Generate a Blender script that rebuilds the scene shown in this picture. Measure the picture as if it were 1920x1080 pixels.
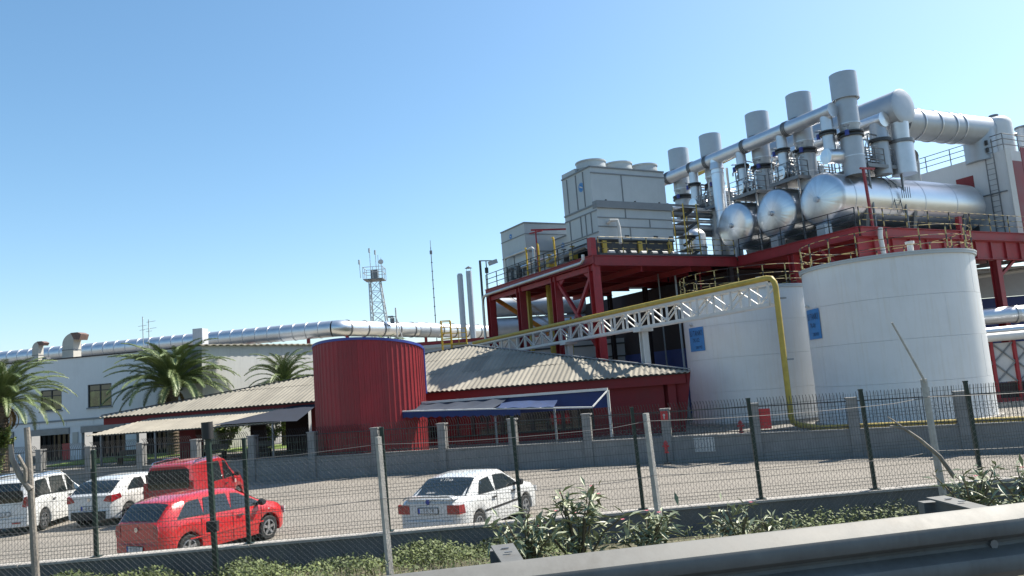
import bpy, bmesh, math, random
from mathutils import Vector, Matrix
random.seed(7)
PI = math.pi
R = math.radians
for o in list(bpy.data.objects):
    bpy.data.objects.remove(o)
scene = bpy.context.scene
COL = scene.collection

# ------------------------------------------------------------------ camera
CAM_H = 3.35
cam_d = bpy.data.cameras.new('camera'); cam_d.sensor_width = 36.0; cam_d.lens = 36.0*1480/1920
cam_d.clip_start = 0.05; cam_d.clip_end = 9000
cam = bpy.data.objects.new('camera', cam_d); COL.objects.link(cam)
pitch, roll = R(7.18), R(-4.43)
fw = Vector((0, math.cos(pitch), math.sin(pitch))); rt = Vector((1, 0, 0)); up = rt.cross(fw)
rt2 = rt*math.cos(roll)+up*math.sin(roll); up2 = up*math.cos(roll)-rt*math.sin(roll)
M = Matrix((rt2, up2, -fw)).transposed().to_4x4(); M.translation = (0, 0, CAM_H)
cam.matrix_world = M
scene.camera = cam

# ------------------------------------------------------------------ sky, sun, exposure
SUN_AZ, SUN_EL = R(61), R(50)          # azimuth clockwise from +Y
world = bpy.data.worlds.new('World'); scene.world = world; world.use_nodes = True
wn = world.node_tree.nodes; wl = world.node_tree.links
bg = wn['Background']; sky = wn.new('ShaderNodeTexSky'); sky.sky_type = 'NISHITA'; sky.sun_disc = False
sky.sun_elevation = SUN_EL; sky.sun_rotation = SUN_AZ
sky.altitude = 0; sky.air_density = 1.0; sky.dust_density = 1.0; sky.ozone_density = 2.2
bg.inputs['Strength'].default_value = 0.100
hs = wn.new('ShaderNodeHueSaturation'); hs.inputs['Saturation'].default_value = 1.14; hs.inputs['Hue'].default_value = 0.490
wl.new(sky.outputs['Color'], hs.inputs['Color']); wl.new(hs.outputs['Color'], bg.inputs['Color'])
sun_d = bpy.data.lights.new('sun', 'SUN'); sun_d.energy = 5.0; sun_d.angle = R(0.55); sun_d.color = (1.0, 0.93, 0.82)
sun = bpy.data.objects.new('sun', sun_d); COL.objects.link(sun); sun.location = (60, 60, 80)
to_sun = Vector((math.sin(SUN_AZ)*math.cos(SUN_EL), math.cos(SUN_AZ)*math.cos(SUN_EL), math.sin(SUN_EL)))
sun.rotation_euler = to_sun.to_track_quat('Z', 'Y').to_euler()
vs = scene.view_settings
vs.view_transform = 'Standard'; vs.look = 'None'; vs.exposure = 1.02; vs.gamma = 1.0; vs.use_curve_mapping = False

# ------------------------------------------------------------------ materials
MATS = {}
KA = 0.90                                # exposed for the shade: one common trim on all paint and stone values
def mat(name, col, rough=0.6, metal=0.0, var=0.12, scale=2.5, bump=0.0, bscale=40.0, coat=0.0, streak=0.0, spec=0.5, stretch=(1, 1, 1), col2=None, dirt=None, rvar=0.12, smap=(3.0, 3.0, 0.18), orand=0.0):
    m = bpy.data.materials.new(name); m.use_nodes = True; MATS[name] = m
    n = m.node_tree.nodes; l = m.node_tree.links
    b = n['Principled BSDF']
    tc = n.new('ShaderNodeTexCoord'); mp = n.new('ShaderNodeMapping'); mp.inputs['Scale'].default_value = stretch
    l.new(tc.outputs['Object'], mp.inputs['Vector'])
    no = n.new('ShaderNodeTexNoise'); no.inputs['Scale'].default_value = scale; no.inputs['Detail'].default_value = 6; no.inputs['Roughness'].default_value = 0.65
    l.new(mp.outputs['Vector'], no.inputs['Vector'])
    cr = n.new('ShaderNodeValToRGB'); cr.color_ramp.elements[0].position = 0.3; cr.color_ramp.elements[1].position = 0.72
    c = Vector(col)*KA; c2 = Vector(col2)*KA if col2 else c*(1+var)
    d = c*(1-var)
    cr.color_ramp.elements[0].color = (d.x, d.y, d.z, 1); cr.color_ramp.elements[1].color = (min(c2.x, 1), min(c2.y, 1), min(c2.z, 1), 1)
    l.new(no.outputs['Fac'], cr.inputs['Fac'])
    out = cr.outputs['Color']
    if streak > 0:
        mp2 = n.new('ShaderNodeMapping'); mp2.inputs['Scale'].default_value = smap
        l.new(tc.outputs['Object'], mp2.inputs['Vector'])
        n2 = n.new('ShaderNodeTexNoise'); n2.inputs['Scale'].default_value = 2.2; n2.inputs['Detail'].default_value = 8; n2.inputs['Roughness'].default_value = 0.7
        l.new(mp2.outputs['Vector'], n2.inputs['Vector'])
        r2 = n.new('ShaderNodeValToRGB'); r2.color_ramp.elements[0].position = 0.5; r2.color_ramp.elements[1].position = 0.75
        r2.color_ramp.elements[0].color = (0, 0, 0, 1); r2.color_ramp.elements[1].color = (streak, streak, streak, 1)
        l.new(n2.outputs['Fac'], r2.inputs['Fac'])
        mx = n.new('ShaderNodeMixRGB'); mx.inputs['Color2'].default_value = (*(dirt or (0.09, 0.08, 0.07)), 1)
        l.new(r2.outputs['Color'], mx.inputs['Fac']); l.new(out, mx.inputs['Color1']); out = mx.outputs['Color']
    if orand > 0:                                     # every sheet or panel has faded a little differently
        oi = n.new('ShaderNodeObjectInfo'); mr = n.new('ShaderNodeMapRange'); mr.inputs['To Min'].default_value = 1-orand; mr.inputs['To Max'].default_value = 1+orand*.5
        l.new(oi.outputs['Random'], mr.inputs['Value']); vm = n.new('ShaderNodeVectorMath'); vm.operation = 'SCALE'
        l.new(out, vm.inputs[0]); l.new(mr.outputs['Result'], vm.inputs['Scale']); out = vm.outputs['Vector']
    l.new(out, b.inputs['Base Color'])
    b.inputs['Metallic'].default_value = metal
    b.inputs['Specular IOR Level'].default_value = spec
    ma = n.new('ShaderNodeMapRange'); ma.inputs['To Min'].default_value = max(0.02, rough-rvar); ma.inputs['To Max'].default_value = min(1, rough+rvar)
    l.new(no.outputs['Fac'], ma.inputs['Value']); l.new(ma.outputs['Result'], b.inputs['Roughness'])
    if coat: b.inputs['Coat Weight'].default_value = coat; b.inputs['Coat Roughness'].default_value = 0.06
    if bump > 0:
        nb = n.new('ShaderNodeTexNoise'); nb.inputs['Scale'].default_value = bscale; nb.inputs['Detail'].default_value = 5
        l.new(tc.outputs['Object'], nb.inputs['Vector'])
        bu = n.new('ShaderNodeBump'); bu.inputs['Strength'].default_value = 1.0; bu.inputs['Distance'].default_value = bump
        l.new(nb.outputs['Fac'], bu.inputs['Height']); l.new(bu.outputs['Normal'], b.inputs['Normal'])
    return m
def stripes(name, ca, cb, freq):
    m = mat(name, ca, 0.5); n = m.node_tree.nodes; l = m.node_tree.links; b = n['Principled BSDF']
    tc = n.new('ShaderNodeTexCoord'); dt = n.new('ShaderNodeVectorMath'); dt.operation = 'DOT_PRODUCT'; dt.inputs[1].default_value = (0.83, 0.77, 1.0)
    l.new(tc.outputs['Object'], dt.inputs[0])
    mu = n.new('ShaderNodeMath'); mu.operation = 'MULTIPLY'; mu.inputs[1].default_value = freq; l.new(dt.outputs['Value'], mu.inputs[0])
    fr = n.new('ShaderNodeMath'); fr.operation = 'FRACT'; l.new(mu.outputs[0], fr.inputs[0])
    gt = n.new('ShaderNodeMath'); gt.operation = 'GREATER_THAN'; gt.inputs[1].default_value = 0.55; l.new(fr.outputs[0], gt.inputs[0])
    mx = n.new('ShaderNodeMixRGB'); mx.inputs['Color1'].default_value = (*ca, 1); mx.inputs['Color2'].default_value = (*cb, 1)
    l.new(gt.outputs[0], mx.inputs['Fac']); l.new(mx.outputs['Color'], b.inputs['Base Color'])
    return m
mat('asphalt', (0.06, 0.06, 0.062), 0.85, bump=0.004, bscale=120)
mat('lot', (0.225, 0.205, 0.175), 0.92, var=0.26, scale=1.3, bump=0.012, bscale=45, stretch=(0.3, 1.5, 1), streak=0.5, dirt=(0.11, 0.10, 0.085), smap=(0.10, 1.3, 1), col2=(0.275, 0.25, 0.215))
mat('yard', (0.20, 0.19, 0.17), 0.92, var=0.15, scale=0.5, bump=0.006, bscale=50)
mat('earth', (0.10, 0.10, 0.045), 0.95, var=0.4, scale=3, bump=0.03, bscale=14, col2=(0.17, 0.15, 0.09))
mat('lawn', (0.16, 0.24, 0.05), 0.95, var=0.3, scale=3, bump=0.03, bscale=30)
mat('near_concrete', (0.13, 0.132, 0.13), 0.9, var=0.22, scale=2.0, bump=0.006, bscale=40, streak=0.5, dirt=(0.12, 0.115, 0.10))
mat('coping', (0.36, 0.34, 0.31), 0.88, var=0.2, scale=4, bump=0.005, bscale=60)
mat('block', (0.22, 0.22, 0.215), 0.92, var=0.16, scale=2.2, bump=0.006, bscale=60, streak=0.35, dirt=(0.11, 0.11, 0.105))
mat('post_concrete', (0.42, 0.40, 0.37), 0.9, var=0.25, scale=9, bump=0.006, bscale=50)
mat('wood', (0.24, 0.215, 0.185), 0.85, var=0.4, scale=7, bump=0.008, bscale=30, stretch=(1, 1, 0.15))
mat('green_paint', (0.012, 0.03, 0.022), 0.45, var=0.2)
mat('wire', (0.16, 0.16, 0.16), 0.6, 0.4)
mat('wire_dark', (0.035, 0.055, 0.045), 0.5, 0.1)
mat('galv', (0.55, 0.56, 0.56), 0.5, 0.85, var=0.14, scale=1.6, bump=0.002, bscale=25)
mat('rail_steel', (0.155, 0.157, 0.15), 0.65, 0.25, var=0.2, scale=5, bump=0.0004, bscale=30, streak=0.5, dirt=(0.08, 0.075, 0.065))
mat('silver', (0.80, 0.82, 0.84), 0.34, 0.92, orand=0.1, var=0.05, scale=1.2, bump=0.0012, bscale=6.0, rvar=0.09)
mat('silver_dull', (0.62, 0.65, 0.69), 0.42, 0.85, var=0.1, scale=1.3, bump=0.0012, bscale=6.0)
mat('silver_grey', (0.42, 0.46, 0.50), 0.52, 0.6, var=0.08, scale=1.5, bump=0.0008, bscale=6.0)
mat('dark_steel', (0.06, 0.065, 0.07), 0.55, 0.5, var=0.3)
mat('mid_steel', (0.20, 0.21, 0.22), 0.5, 0.6, var=0.2)
mat('red_steel', (0.29, 0.021, 0.028), 0.55, orand=0.15, var=0.2, scale=2, streak=0.35, dirt=(0.12, 0.022, 0.024))
mat('red_clad', (0.235, 0.012, 0.019), 0.5, orand=0.18, var=0.16, scale=1.2, streak=0.25, dirt=(0.13, 0.02, 0.02))
mat('red_wall', (0.17, 0.011, 0.015), 0.7, var=0.14, scale=1.5, streak=0.3, dirt=(0.11, 0.02, 0.02))
mat('red_sign', (0.42, 0.02, 0.025), 0.5)
mat('blue_trim', (0.03, 0.05, 0.26), 0.45)
mat('blue_fabric', (0.014, 0.03, 0.12), 0.75, var=0.18, scale=3)
mat('blue_fabric_light', (0.014, 0.04, 0.12), 0.9, var=0.2, scale=3)
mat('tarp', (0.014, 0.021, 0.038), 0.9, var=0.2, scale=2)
mat('awning_top', (0.022, 0.034, 0.058), 0.9, var=0.15, scale=3)
mat('blue_sign', (0.035, 0.21, 0.52), 0.5, var=0.12, scale=3)
mat('blue_band', (0.02, 0.035, 0.16), 0.6)
mat('ink', (0.008, 0.016, 0.05), 0.6)
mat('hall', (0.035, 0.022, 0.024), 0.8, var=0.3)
mat('tower_panel', (0.43, 0.47, 0.485), 0.55, 0.15, var=0.07, scale=1.0, streak=0.22, dirt=(0.3, 0.31, 0.31))
mat('tower_trim', (0.20, 0.22, 0.235), 0.55, 0.2, var=0.1)
mat('white_tank', (0.68, 0.70, 0.71), 0.42, var=0.05, scale=0.8, streak=0.45, dirt=(0.52, 0.49, 0.42), bump=0.004, bscale=1.5)
mat('white_paint', (0.58, 0.58, 0.56), 0.5, var=0.08, scale=3)
mat('white_wall', (0.66, 0.68, 0.69), 0.85, var=0.06, scale=0.6, streak=0.22, dirt=(0.45, 0.45, 0.45), bump=0.003, bscale=40)
mat('annex_wall', (0.52, 0.52, 0.51), 0.85, var=0.06, scale=0.6, streak=0.4, dirt=(0.30, 0.30, 0.31))
mat('yellow', (0.62, 0.40, 0.02), 0.5, var=0.14, scale=3)
mat('yellow_dull', (0.42, 0.31, 0.05), 0.55, var=0.2, scale=3)
mat('orange', (0.55, 0.22, 0.02), 0.55, var=0.2, scale=3)
stripes('hazard', (0.36, 0.28, 0.10), (0.015, 0.015, 0.015), 1.9)
mat('sheet', (0.255, 0.235, 0.19), 0.8, orand=0.22, var=0.16, scale=1.1, streak=0.3, dirt=(0.21, 0.19, 0.15), bump=0.002, bscale=30)
mat('sheet_white', (0.32, 0.29, 0.23), 0.8, orand=0.2, var=0.16, scale=1.2, streak=0.3, dirt=(0.30, 0.28, 0.24))
mat('dark_gutter', (0.03, 0.025, 0.03), 0.7)
mat('glass_dark', (0.012, 0.016, 0.02), 0.05, var=0.3, rvar=0.03, spec=0.8)
mat('glass_green', (0.04, 0.06, 0.015), 0.07, var=0.8, scale=2.2, rvar=0.04, spec=0.8, col2=(0.13, 0.17, 0.05))  # blotchy greens painted in for reflections on the panes
mat('glass_car', (0.012, 0.017, 0.019), 0.04, var=0.3, rvar=0.02, spec=0.9)
mat('frame_dark', (0.02, 0.022, 0.025), 0.5)
mat('rubber', (0.02, 0.02, 0.02), 0.85)
mat('alloy', (0.55, 0.56, 0.58), 0.3, 0.9)
mat('hubcap', (0.30, 0.31, 0.32), 0.45, 0.6)
mat('car_white', (0.62, 0.63, 0.62), 0.35, var=0.03, coat=0.8, rvar=0.05)
mat('car_red', (0.52, 0.010, 0.012), 0.35, var=0.06, coat=0.9, rvar=0.05)
mat('van_red', (0.30, 0.010, 0.014), 0.4, var=0.08, coat=0.7, rvar=0.05)
mat('trim_black', (0.015, 0.015, 0.016), 0.6)
mat('lamp_red', (0.32, 0.012, 0.018), 0.18, coat=0.8, var=0.35, scale=9)
mat('lamp_clear', (0.5, 0.5, 0.5), 0.15, coat=0.6)
mat('chrome', (0.7, 0.7, 0.7), 0.15, 1.0)
mat('plate_white', (0.62, 0.63, 0.63), 0.5)
mat('plate_blue', (0.02, 0.06, 0.4), 0.5)
mat('trunk', (0.11, 0.085, 0.06), 0.95, var=0.5, scale=9, bump=0.05, bscale=12)
mat('frond', (0.10, 0.15, 0.05), 0.5, var=0.35, scale=1.2, spec=0.4, col2=(0.22, 0.28, 0.11))
mat('frond_dead', (0.22, 0.15, 0.06), 0.8, var=0.3)
mat('leaf', (0.14, 0.19, 0.085), 0.5, var=0.4, scale=6, spec=0.5, col2=(0.40, 0.44, 0.28))
mat('leaf_bright', (0.10, 0.16, 0.025), 0.6, var=0.4, scale=4, col2=(0.20, 0.26, 0.06))
mat('grass', (0.08, 0.125, 0.028), 0.7, var=0.5, scale=1.2, col2=(0.18, 0.22, 0.065))
mat('stem', (0.12, 0.10, 0.06), 0.8, var=0.3)
mat('petal', (0.62, 0.18, 0.22), 0.7)
mat('far_wall', (0.48, 0.50, 0.54), 0.8, var=0.05)
mat('brown_hood', (0.16, 0.10, 0.085), 0.7, var=0.3)
mat('cream', (0.45, 0.44, 0.40), 0.8, var=0.1, streak=0.3, dirt=(0.35, 0.33, 0.3))
mat('lattice_panel', (0.5, 0.5, 0.5), 0.7, var=0.1)

# ------------------------------------------------------------------ mesh building
class Frame:
    def __init__(s, base, ang, k=1.0, kz=1.0): s.b = Vector(base); s.a = ang; s.k = k; s.kz = kz; s.c = math.cos(ang)*k; s.s = math.sin(ang)*k
    def w(s, p): return Vector((s.b.x+p[0]*s.c-p[1]*s.s, s.b.y+p[0]*s.s+p[1]*s.c, s.b.z+p[2]*s.kz))
W0 = Frame((0, 0, 0), 0)
PL = Frame((4.765, 45.143, 0), R(28.6))        # plant frame: x along the deck front, y back along its left edge
class MB:
    def __init__(s): s.v = []; s.f = []
    def box(s, x0, x1, y0, y1, z0, z1):
        b = len(s.v)
        s.v += [(x0, y0, z0), (x1, y0, z0), (x1, y1, z0), (x0, y1, z0), (x0, y0, z1), (x1, y0, z1), (x1, y1, z1), (x0, y1, z1)]
        s.f += [tuple(b+i for i in q) for q in ((3, 2, 1, 0), (4, 5, 6, 7), (0, 1, 5, 4), (1, 2, 6, 5), (2, 3, 7, 6), (3, 0, 4, 7))]
        return s
    def cbox(s, c, d): return s.box(c[0]-d[0]/2, c[0]+d[0]/2, c[1]-d[1]/2, c[1]+d[1]/2, c[2]-d[2]/2, c[2]+d[2]/2)
    def bar(s, p, q, w, h=None, upv=(0, 0, 1)):
        h = h or w; p = Vector(p); q = Vector(q); d = (q-p).normalized(); u = Vector(upv)
        if abs(d.dot(u)) > 0.98: u = Vector((0, 1, 0))
        r = d.cross(u).normalized(); u = r.cross(d); b = len(s.v)
        for e in (p, q):
            for a, c in ((-1, -1), (1, -1), (1, 1), (-1, 1)): s.v.append(tuple(e+r*(a*w/2)+u*(c*h/2)))
        s.f += [tuple(b+i for i in x) for x in ((3, 2, 1, 0), (4, 5, 6, 7), (0, 1, 5, 4), (1, 2, 6, 5), (2, 3, 7, 6), (3, 0, 4, 7))]
        return s
    def cyl(s, p, q, r, n=12, r2=None, caps=True):
        p = Vector(p); q = Vector(q); r2 = r if r2 is None else r2; d = (q-p).normalized()
        u = Vector((0, 0, 1)) if abs(d.z) < 0.95 else Vector((1, 0, 0))
        a = d.cross(u).normalized(); c = a.cross(d); b = len(s.v)
        for i in range(n):
            t = 2*PI*i/n; o = a*math.cos(t)+c*math.sin(t); s.v.append(tuple(p+o*r)); s.v.append(tuple(q+o*r2))
        for i in range(n):
            j = (i+1) % n; s.f.append((b+2*i, b+2*i+1, b+2*j+1, b+2*j))
        if caps: s.f.append(tuple(b+2*i for i in range(n))); s.f.append(tuple(b+2*i+1 for i in reversed(range(n))))
        return s
    def tube(s, pts, r, n=10, caps=True):
        P = [Vector(p) for p in pts]; b = len(s.v); prev = None
        for i, p in enumerate(P):
            d = (P[min(i+1, len(P)-1)]-P[max(i-1, 0)]).normalized()
            if prev is None:
                u = Vector((0, 0, 1)) if abs(d.z) < 0.95 else Vector((1, 0, 0)); a = d.cross(u).normalized()
            else: a = (prev-d*prev.dot(d)).normalized()
            prev = a; c = a.cross(d); rr = r[i] if isinstance(r, (list, tuple)) else r
            for k in range(n):
                t = 2*PI*k/n; s.v.append(tuple(p+(a*math.cos(t)+c*math.sin(t))*rr))
        for i in range(len(P)-1):
            for k in range(n):
                j = (k+1) % n; s.f.append((b+i*n+k, b+(i+1)*n+k, b+(i+1)*n+j, b+i*n+j))
        if caps: s.f.append(tuple(b+k for k in range(n))); s.f.append(tuple(b+(len(P)-1)*n+k for k in reversed(range(n))))
        return s
    def lathe(s, c, prof, n=32, axis='z', a0=0.0, a1=None):
        b = len(s.v); full = a1 is None; m = n if full else n+1; tot = 2*PI if full else a1-a0
        for (r, h) in prof:
            for i in range(m):
                t = a0+tot*i/n
                if axis == 'z': s.v.append((c[0]+r*math.cos(t), c[1]+r*math.sin(t), c[2]+h))
                elif axis == 'x': s.v.append((c[0]+h, c[1]+r*math.cos(t), c[2]+r*math.sin(t)))
                else: s.v.append((c[0]+r*math.sin(t), c[1]+h, c[2]+r*math.cos(t)))
        for k in range(len(prof)-1):
            for i in range(n):
                j = (i+1) % m if full else i+1
                s.f.append((b+k*m+i, b+k*m+j, b+(k+1)*m+j, b+(k+1)*m+i))
        return s
    def grid(s, fn, us, vs_):
        b = len(s.v); m = len(vs_)
        for u in us:
            for v in vs_: s.v.append(tuple(fn(u, v)))
        for i in range(len(us)-1):
            for j in range(m-1): s.f.append((b+i*m+j, b+(i+1)*m+j, b+(i+1)*m+j+1, b+i*m+j+1))
        return s
    def poly(s, pts):
        b = len(s.v); s.v += [tuple(p) for p in pts]; s.f.append(tuple(range(b, b+len(pts)))); return s
    def prism(s, pts, d):
        d = Vector(d); b = len(s.v); n = len(pts); s.v += [tuple(p) for p in pts]; s.v += [tuple(Vector(p)+d) for p in pts]
        s.f.append(tuple(b+i for i in reversed(range(n)))); s.f.append(tuple(b+n+i for i in range(n)))
        for i in range(n): j = (i+1) % n; s.f.append((b+i, b+j, b+n+j, b+n+i))
        return s
    def add(s, o):
        b = len(s.v); s.v += o.v; s.f += [tuple(i+b for i in f) for f in o.f]; return s
ORG = {}
def obj(name, mb, m, parent=None, sharp=35, fix=True):
    me = bpy.data.meshes.new(name)
    o3 = Vector(ORG[parent.name][0]) if parent else Vector((0, 0, 0))
    me.from_pydata([(v[0]-o3.x, v[1]-o3.y, v[2]-o3.z) for v in mb.v], [], mb.f)
    me.validate()
    if fix:
        bm = bmesh.new(); bm.from_mesh(me); bmesh.ops.recalc_face_normals(bm, faces=bm.faces); bm.to_mesh(me); bm.free()
    if sharp is not None:
        me.shade_smooth(); me.set_sharp_from_angle(angle=R(sharp))
    me.materials.append(MATS[m])
    o = bpy.data.objects.new(name, me); COL.objects.link(o)
    if parent: o.parent = parent; ORG[o.name] = ORG[parent.name]
    return o
def thing(name, label, cat, o, fr=W0, group=None):
    e = bpy.data.objects.new(name, None); COL.objects.link(e); e.empty_display_size = 0.3
    e.location = fr.w(o); e.rotation_euler = (0, 0, fr.a); e.scale = (fr.k, fr.k, fr.kz); e['label'] = label; e['category'] = cat
    if group: e['group'] = group
    ORG[e.name] = (Vector(o), fr); return e
def solo(name, label, cat, mb, m, o, fr=W0, group=None, sharp=35):
    mb.v = [(v[0]-o[0], v[1]-o[1], v[2]-o[2]) for v in mb.v]
    ob = obj(name, mb, m, None, sharp); ob.location = fr.w(o); ob.rotation_euler = (0, 0, fr.a); ob.scale = (fr.k, fr.k, fr.kz)
    ob['label'] = label; ob['category'] = cat
    if group: ob['group'] = group
    ORG[ob.name] = (Vector(o), fr); return ob
def struct(name, mb, m, sharp=None): ob = obj(name, mb, m, None, sharp); ob['kind'] = 'structure'; return ob
def stuff(o): o['kind'] = 'stuff'; return o
def inst(src, name, parent, loc, rot=(0, 0, 0), sc=None):
    """a copy of a part that shares its mesh; loc is in the parent's own axes, as an offset"""
    o = src.copy(); o.name = name; COL.objects.link(o); o.parent = parent; o.location = loc; o.rotation_euler = rot
    if sc: o.scale = sc
    ORG[o.name] = ORG[parent.name]; return o
def copy_tree(o, parent=None):
    c = o.copy(); COL.objects.link(c); c.parent = parent
    for ch in list(o.children): copy_tree(ch, c)
    return c
def text(body, size, m, parent, mapfn, name='lettering', squeeze=1.0):
    cu = bpy.data.curves.new('t', 'FONT'); cu.body = body; cu.size = size; cu.resolution_u = 3; cu.align_x = 'CENTER'; cu.align_y = 'CENTER'
    t = bpy.data.objects.new('t', cu); COL.objects.link(t)
    dg = bpy.context.evaluated_depsgraph_get(); me = bpy.data.meshes.new_from_object(t.evaluated_get(dg))
    bpy.data.objects.remove(t); bpy.data.curves.remove(cu)
    o3 = ORG[parent.name][0]
    for v in me.vertices:
        p = Vector(mapfn(v.co.x*squeeze, v.co.y)); v.co = p-Vector(o3)
    me.materials.clear(); me.materials.append(MATS[m])
    me.name = name; o = bpy.data.objects.new(name, me); COL.objects.link(o); o.parent = parent; ORG[o.name] = ORG[parent.name]; return o
def railing(parent, pts, h=1.1, rails=(1.1, 0.72, 0.38), step=1.5, m='hazard', r=0.024, pm=None, closed=False):
    P = [Vector(p) for p in pts]; src = None
    for z in rails:
        for i in range(len(P)-1):
            obj('handrail', MB().cyl(P[i]+Vector((0, 0, z)), P[i+1]+Vector((0, 0, z)), r, 6), m, parent)
    for i in range(len(P)-1):
        L = (P[i+1]-P[i]).length; n = max(1, round(L/step))
        for k in range(n+(1 if i == len(P)-2 and not closed else 0)):
            p = P[i].lerp(P[i+1], k/n)
            if src is None:
                src = obj('railing_post', MB().box(p.x-.025, p.x+.025, p.y-.025, p.y+.025, p.z, p.z+h), pm or m, parent); base = p
            else: inst(src, 'railing_post', parent, p-base)

# ------------------------------------------------------------------ the setting: ground, road, lot, yard
def wall_y(x): return 14.5+0.055*x                       # line of the near retaining wall
def far_y(x): return 31.6-0.308*(x-5.65) if x < 5.65 else 31.6-0.49*(x-5.65)
def rail_y(x): return 3.305+0.168*x
mb = MB(); xs = [-3000, -300, -60, -25, -12, -6, -2, 2, 6, 12, 25, 60, 300, 3000]
VPROF = [(-2500, 1.86), (-300, 1.86), (-9, 1.86), (-5, 1.80), (-4.0, 1.72), (-1.2, 1.3), (1.5, 0.88), (3.0, 0.70), (4.45, 0.50), (4.95, -0.05), (60, -0.05), (400, -0.05), (3000, -0.05), (7500, -0.05)]
mb.grid(lambda x, t: (x, t+9.9+max(-60, min(60, x))*0.055, VPROF[[q[0] for q in VPROF].index(t)][1]), xs, [q[0] for q in VPROF])
struct('ground', mb, 'earth')
mb = MB(); mb.grid(lambda x, t: (x, t if t < 0 else rail_y(x)+0.55, 1.9), [-60, -25, -8, 0, 8, 25, 60], [-14, 1]); struct('road', mb, 'asphalt')
mb = MB(); mb.grid(lambda x, t: (x, wall_y(x)-0.05 if t == 0 else far_y(x)+0.3, 0.0), [-60, -30, -15, 0, 5.65, 10, 16, 26, 34], [0, 1]); struct('parking_lot', mb, 'lot')
mb = MB(); mb.grid(lambda x, t: (x, far_y(x)+0.06 if t == 0 else 400, 0.6), [-120, -30, -15, 0, 5.65, 10, 16, 26, 34, 60], [0, 1]); struct('yard_pavement', mb, 'yard')
mb = MB(); mb.box(-31, -12, 51.0, 56.6, 0.605, 0.66); struct('lawn', mb, 'lawn')

# ------------------------------------------------------------------ guard rail
gr = thing('guard_rail', 'galvanised steel crash barrier running along the bottom right of the photo', 'crash barrier', (0, rail_y(0), 1.9))
wprof = [(0.0, 0.310), (0.012, 0.306), (0.075, 0.262), (0.083, 0.245), (0.083, 0.215), (0.075, 0.198), (0.012, 0.168), (0.006, 0.155), (0.012, 0.142), (0.075, 0.112), (0.083, 0.095), (0.083, 0.065), (0.075, 0.048), (0.012, 0.004), (0.0, 0.0)]
ra = math.atan(0.168); rd = Vector((math.cos(ra), math.sin(ra), 0)); rn = Vector((math.sin(ra), -math.cos(ra), 0))
def beam(x0, x1, off):
    mb = MB(); z0 = 2.66-0.310
    def fn(t, k):
        d, z = wprof[k % len(wprof)]; d -= (0.004 if k >= len(wprof) else 0)
        p = Vector((0, rail_y(0), 0))+rd*t+rn*(d+off); return (p.x, p.y, z0+z)
    n = len(wprof); mb.grid(fn, [x0, x1], list(range(n))); mb.grid(fn, [x0, x1], list(range(n, 2*n)))
    for t in (x0, x1): mb.f.append(tuple(range(len(mb.v), len(mb.v)+2*n))); mb.v += [fn(t, k) for k in range(n)]+[fn(t, k) for k in reversed(range(n, 2*n))]
    return mb
for a, b, of in ((-8.1, -2.0, 0.0), (-2.15, 2.16, 0.005), (2.0, 6.2, 0.0), (6.1, 10.2, 0.005), (10.05, 16, 0.0)): obj('rail_beam', beam(a, b, of), 'rail_steel', gr, sharp=28)
parm = None
for t in (-6.4, -4.25, -2.1, 0.0, 2.14, 4.3, 6.4, 8.6, 10.7):
    p = Vector((0, rail_y(0), 0))+rd*(t-0.08)
    m1 = MB(); q0 = p+rn*0.0; q1 = p-rn*0.32
    if parm is None:
        base = p.copy()
        m1.prism([tuple(q0-rd*.045+Vector((0, 0, 2.645))), tuple(q0+rd*.045+Vector((0, 0, 2.645))), tuple(q1+rd*.05+Vector((0, 0, 2.66))), tuple(q1-rd*.05+Vector((0, 0, 2.66)))], (0, 0, 0.008))
        m1.prism([tuple(q0-rd*.004+Vector((0, 0, 2.42))), tuple(q0+rd*.004+Vector((0, 0, 2.42))), tuple(q1+rd*.004+Vector((0, 0, 2.42))), tuple(q1-rd*.004+Vector((0, 0, 2.42)))], (0, 0, 0.225))
        parm = obj('spacer_arm', m1, 'rail_steel', gr)
        m2 = MB(); c = q1-rn*0.04; m2.bar((c.x, c.y, 1.2), (c.x, c.y, 2.64), 0.1, 0.06); ppost = obj('rail_post', m2, 'rail_steel', gr)
        m3 = MB()
        for k in (0.14, 0.23): cc = p-rn*k; m3.bar(tuple(cc-rd*.016+Vector((0, 0, 2.6685))), tuple(cc+rd*.016+Vector((0, 0, 2.6685))), 0.012, 0.003)
        pslot = obj('bolt_slot', m3, 'mid_steel', gr)
        m4 = MB(); cc = p+rn*0.008
        m4.cyl(tuple(cc+Vector((0, 0, 2.503))), tuple(cc+rn*.02+Vector((0, 0, 2.503))), 0.02, 8); pbolt = obj('bolt', m4, 'mid_steel', gr)
    else:
        for s, nm in ((parm, 'spacer_arm'), (ppost, 'rail_post'), (pslot, 'bolt_slot'), (pbolt, 'bolt')): inst(s, nm, gr, p-base)

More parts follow.
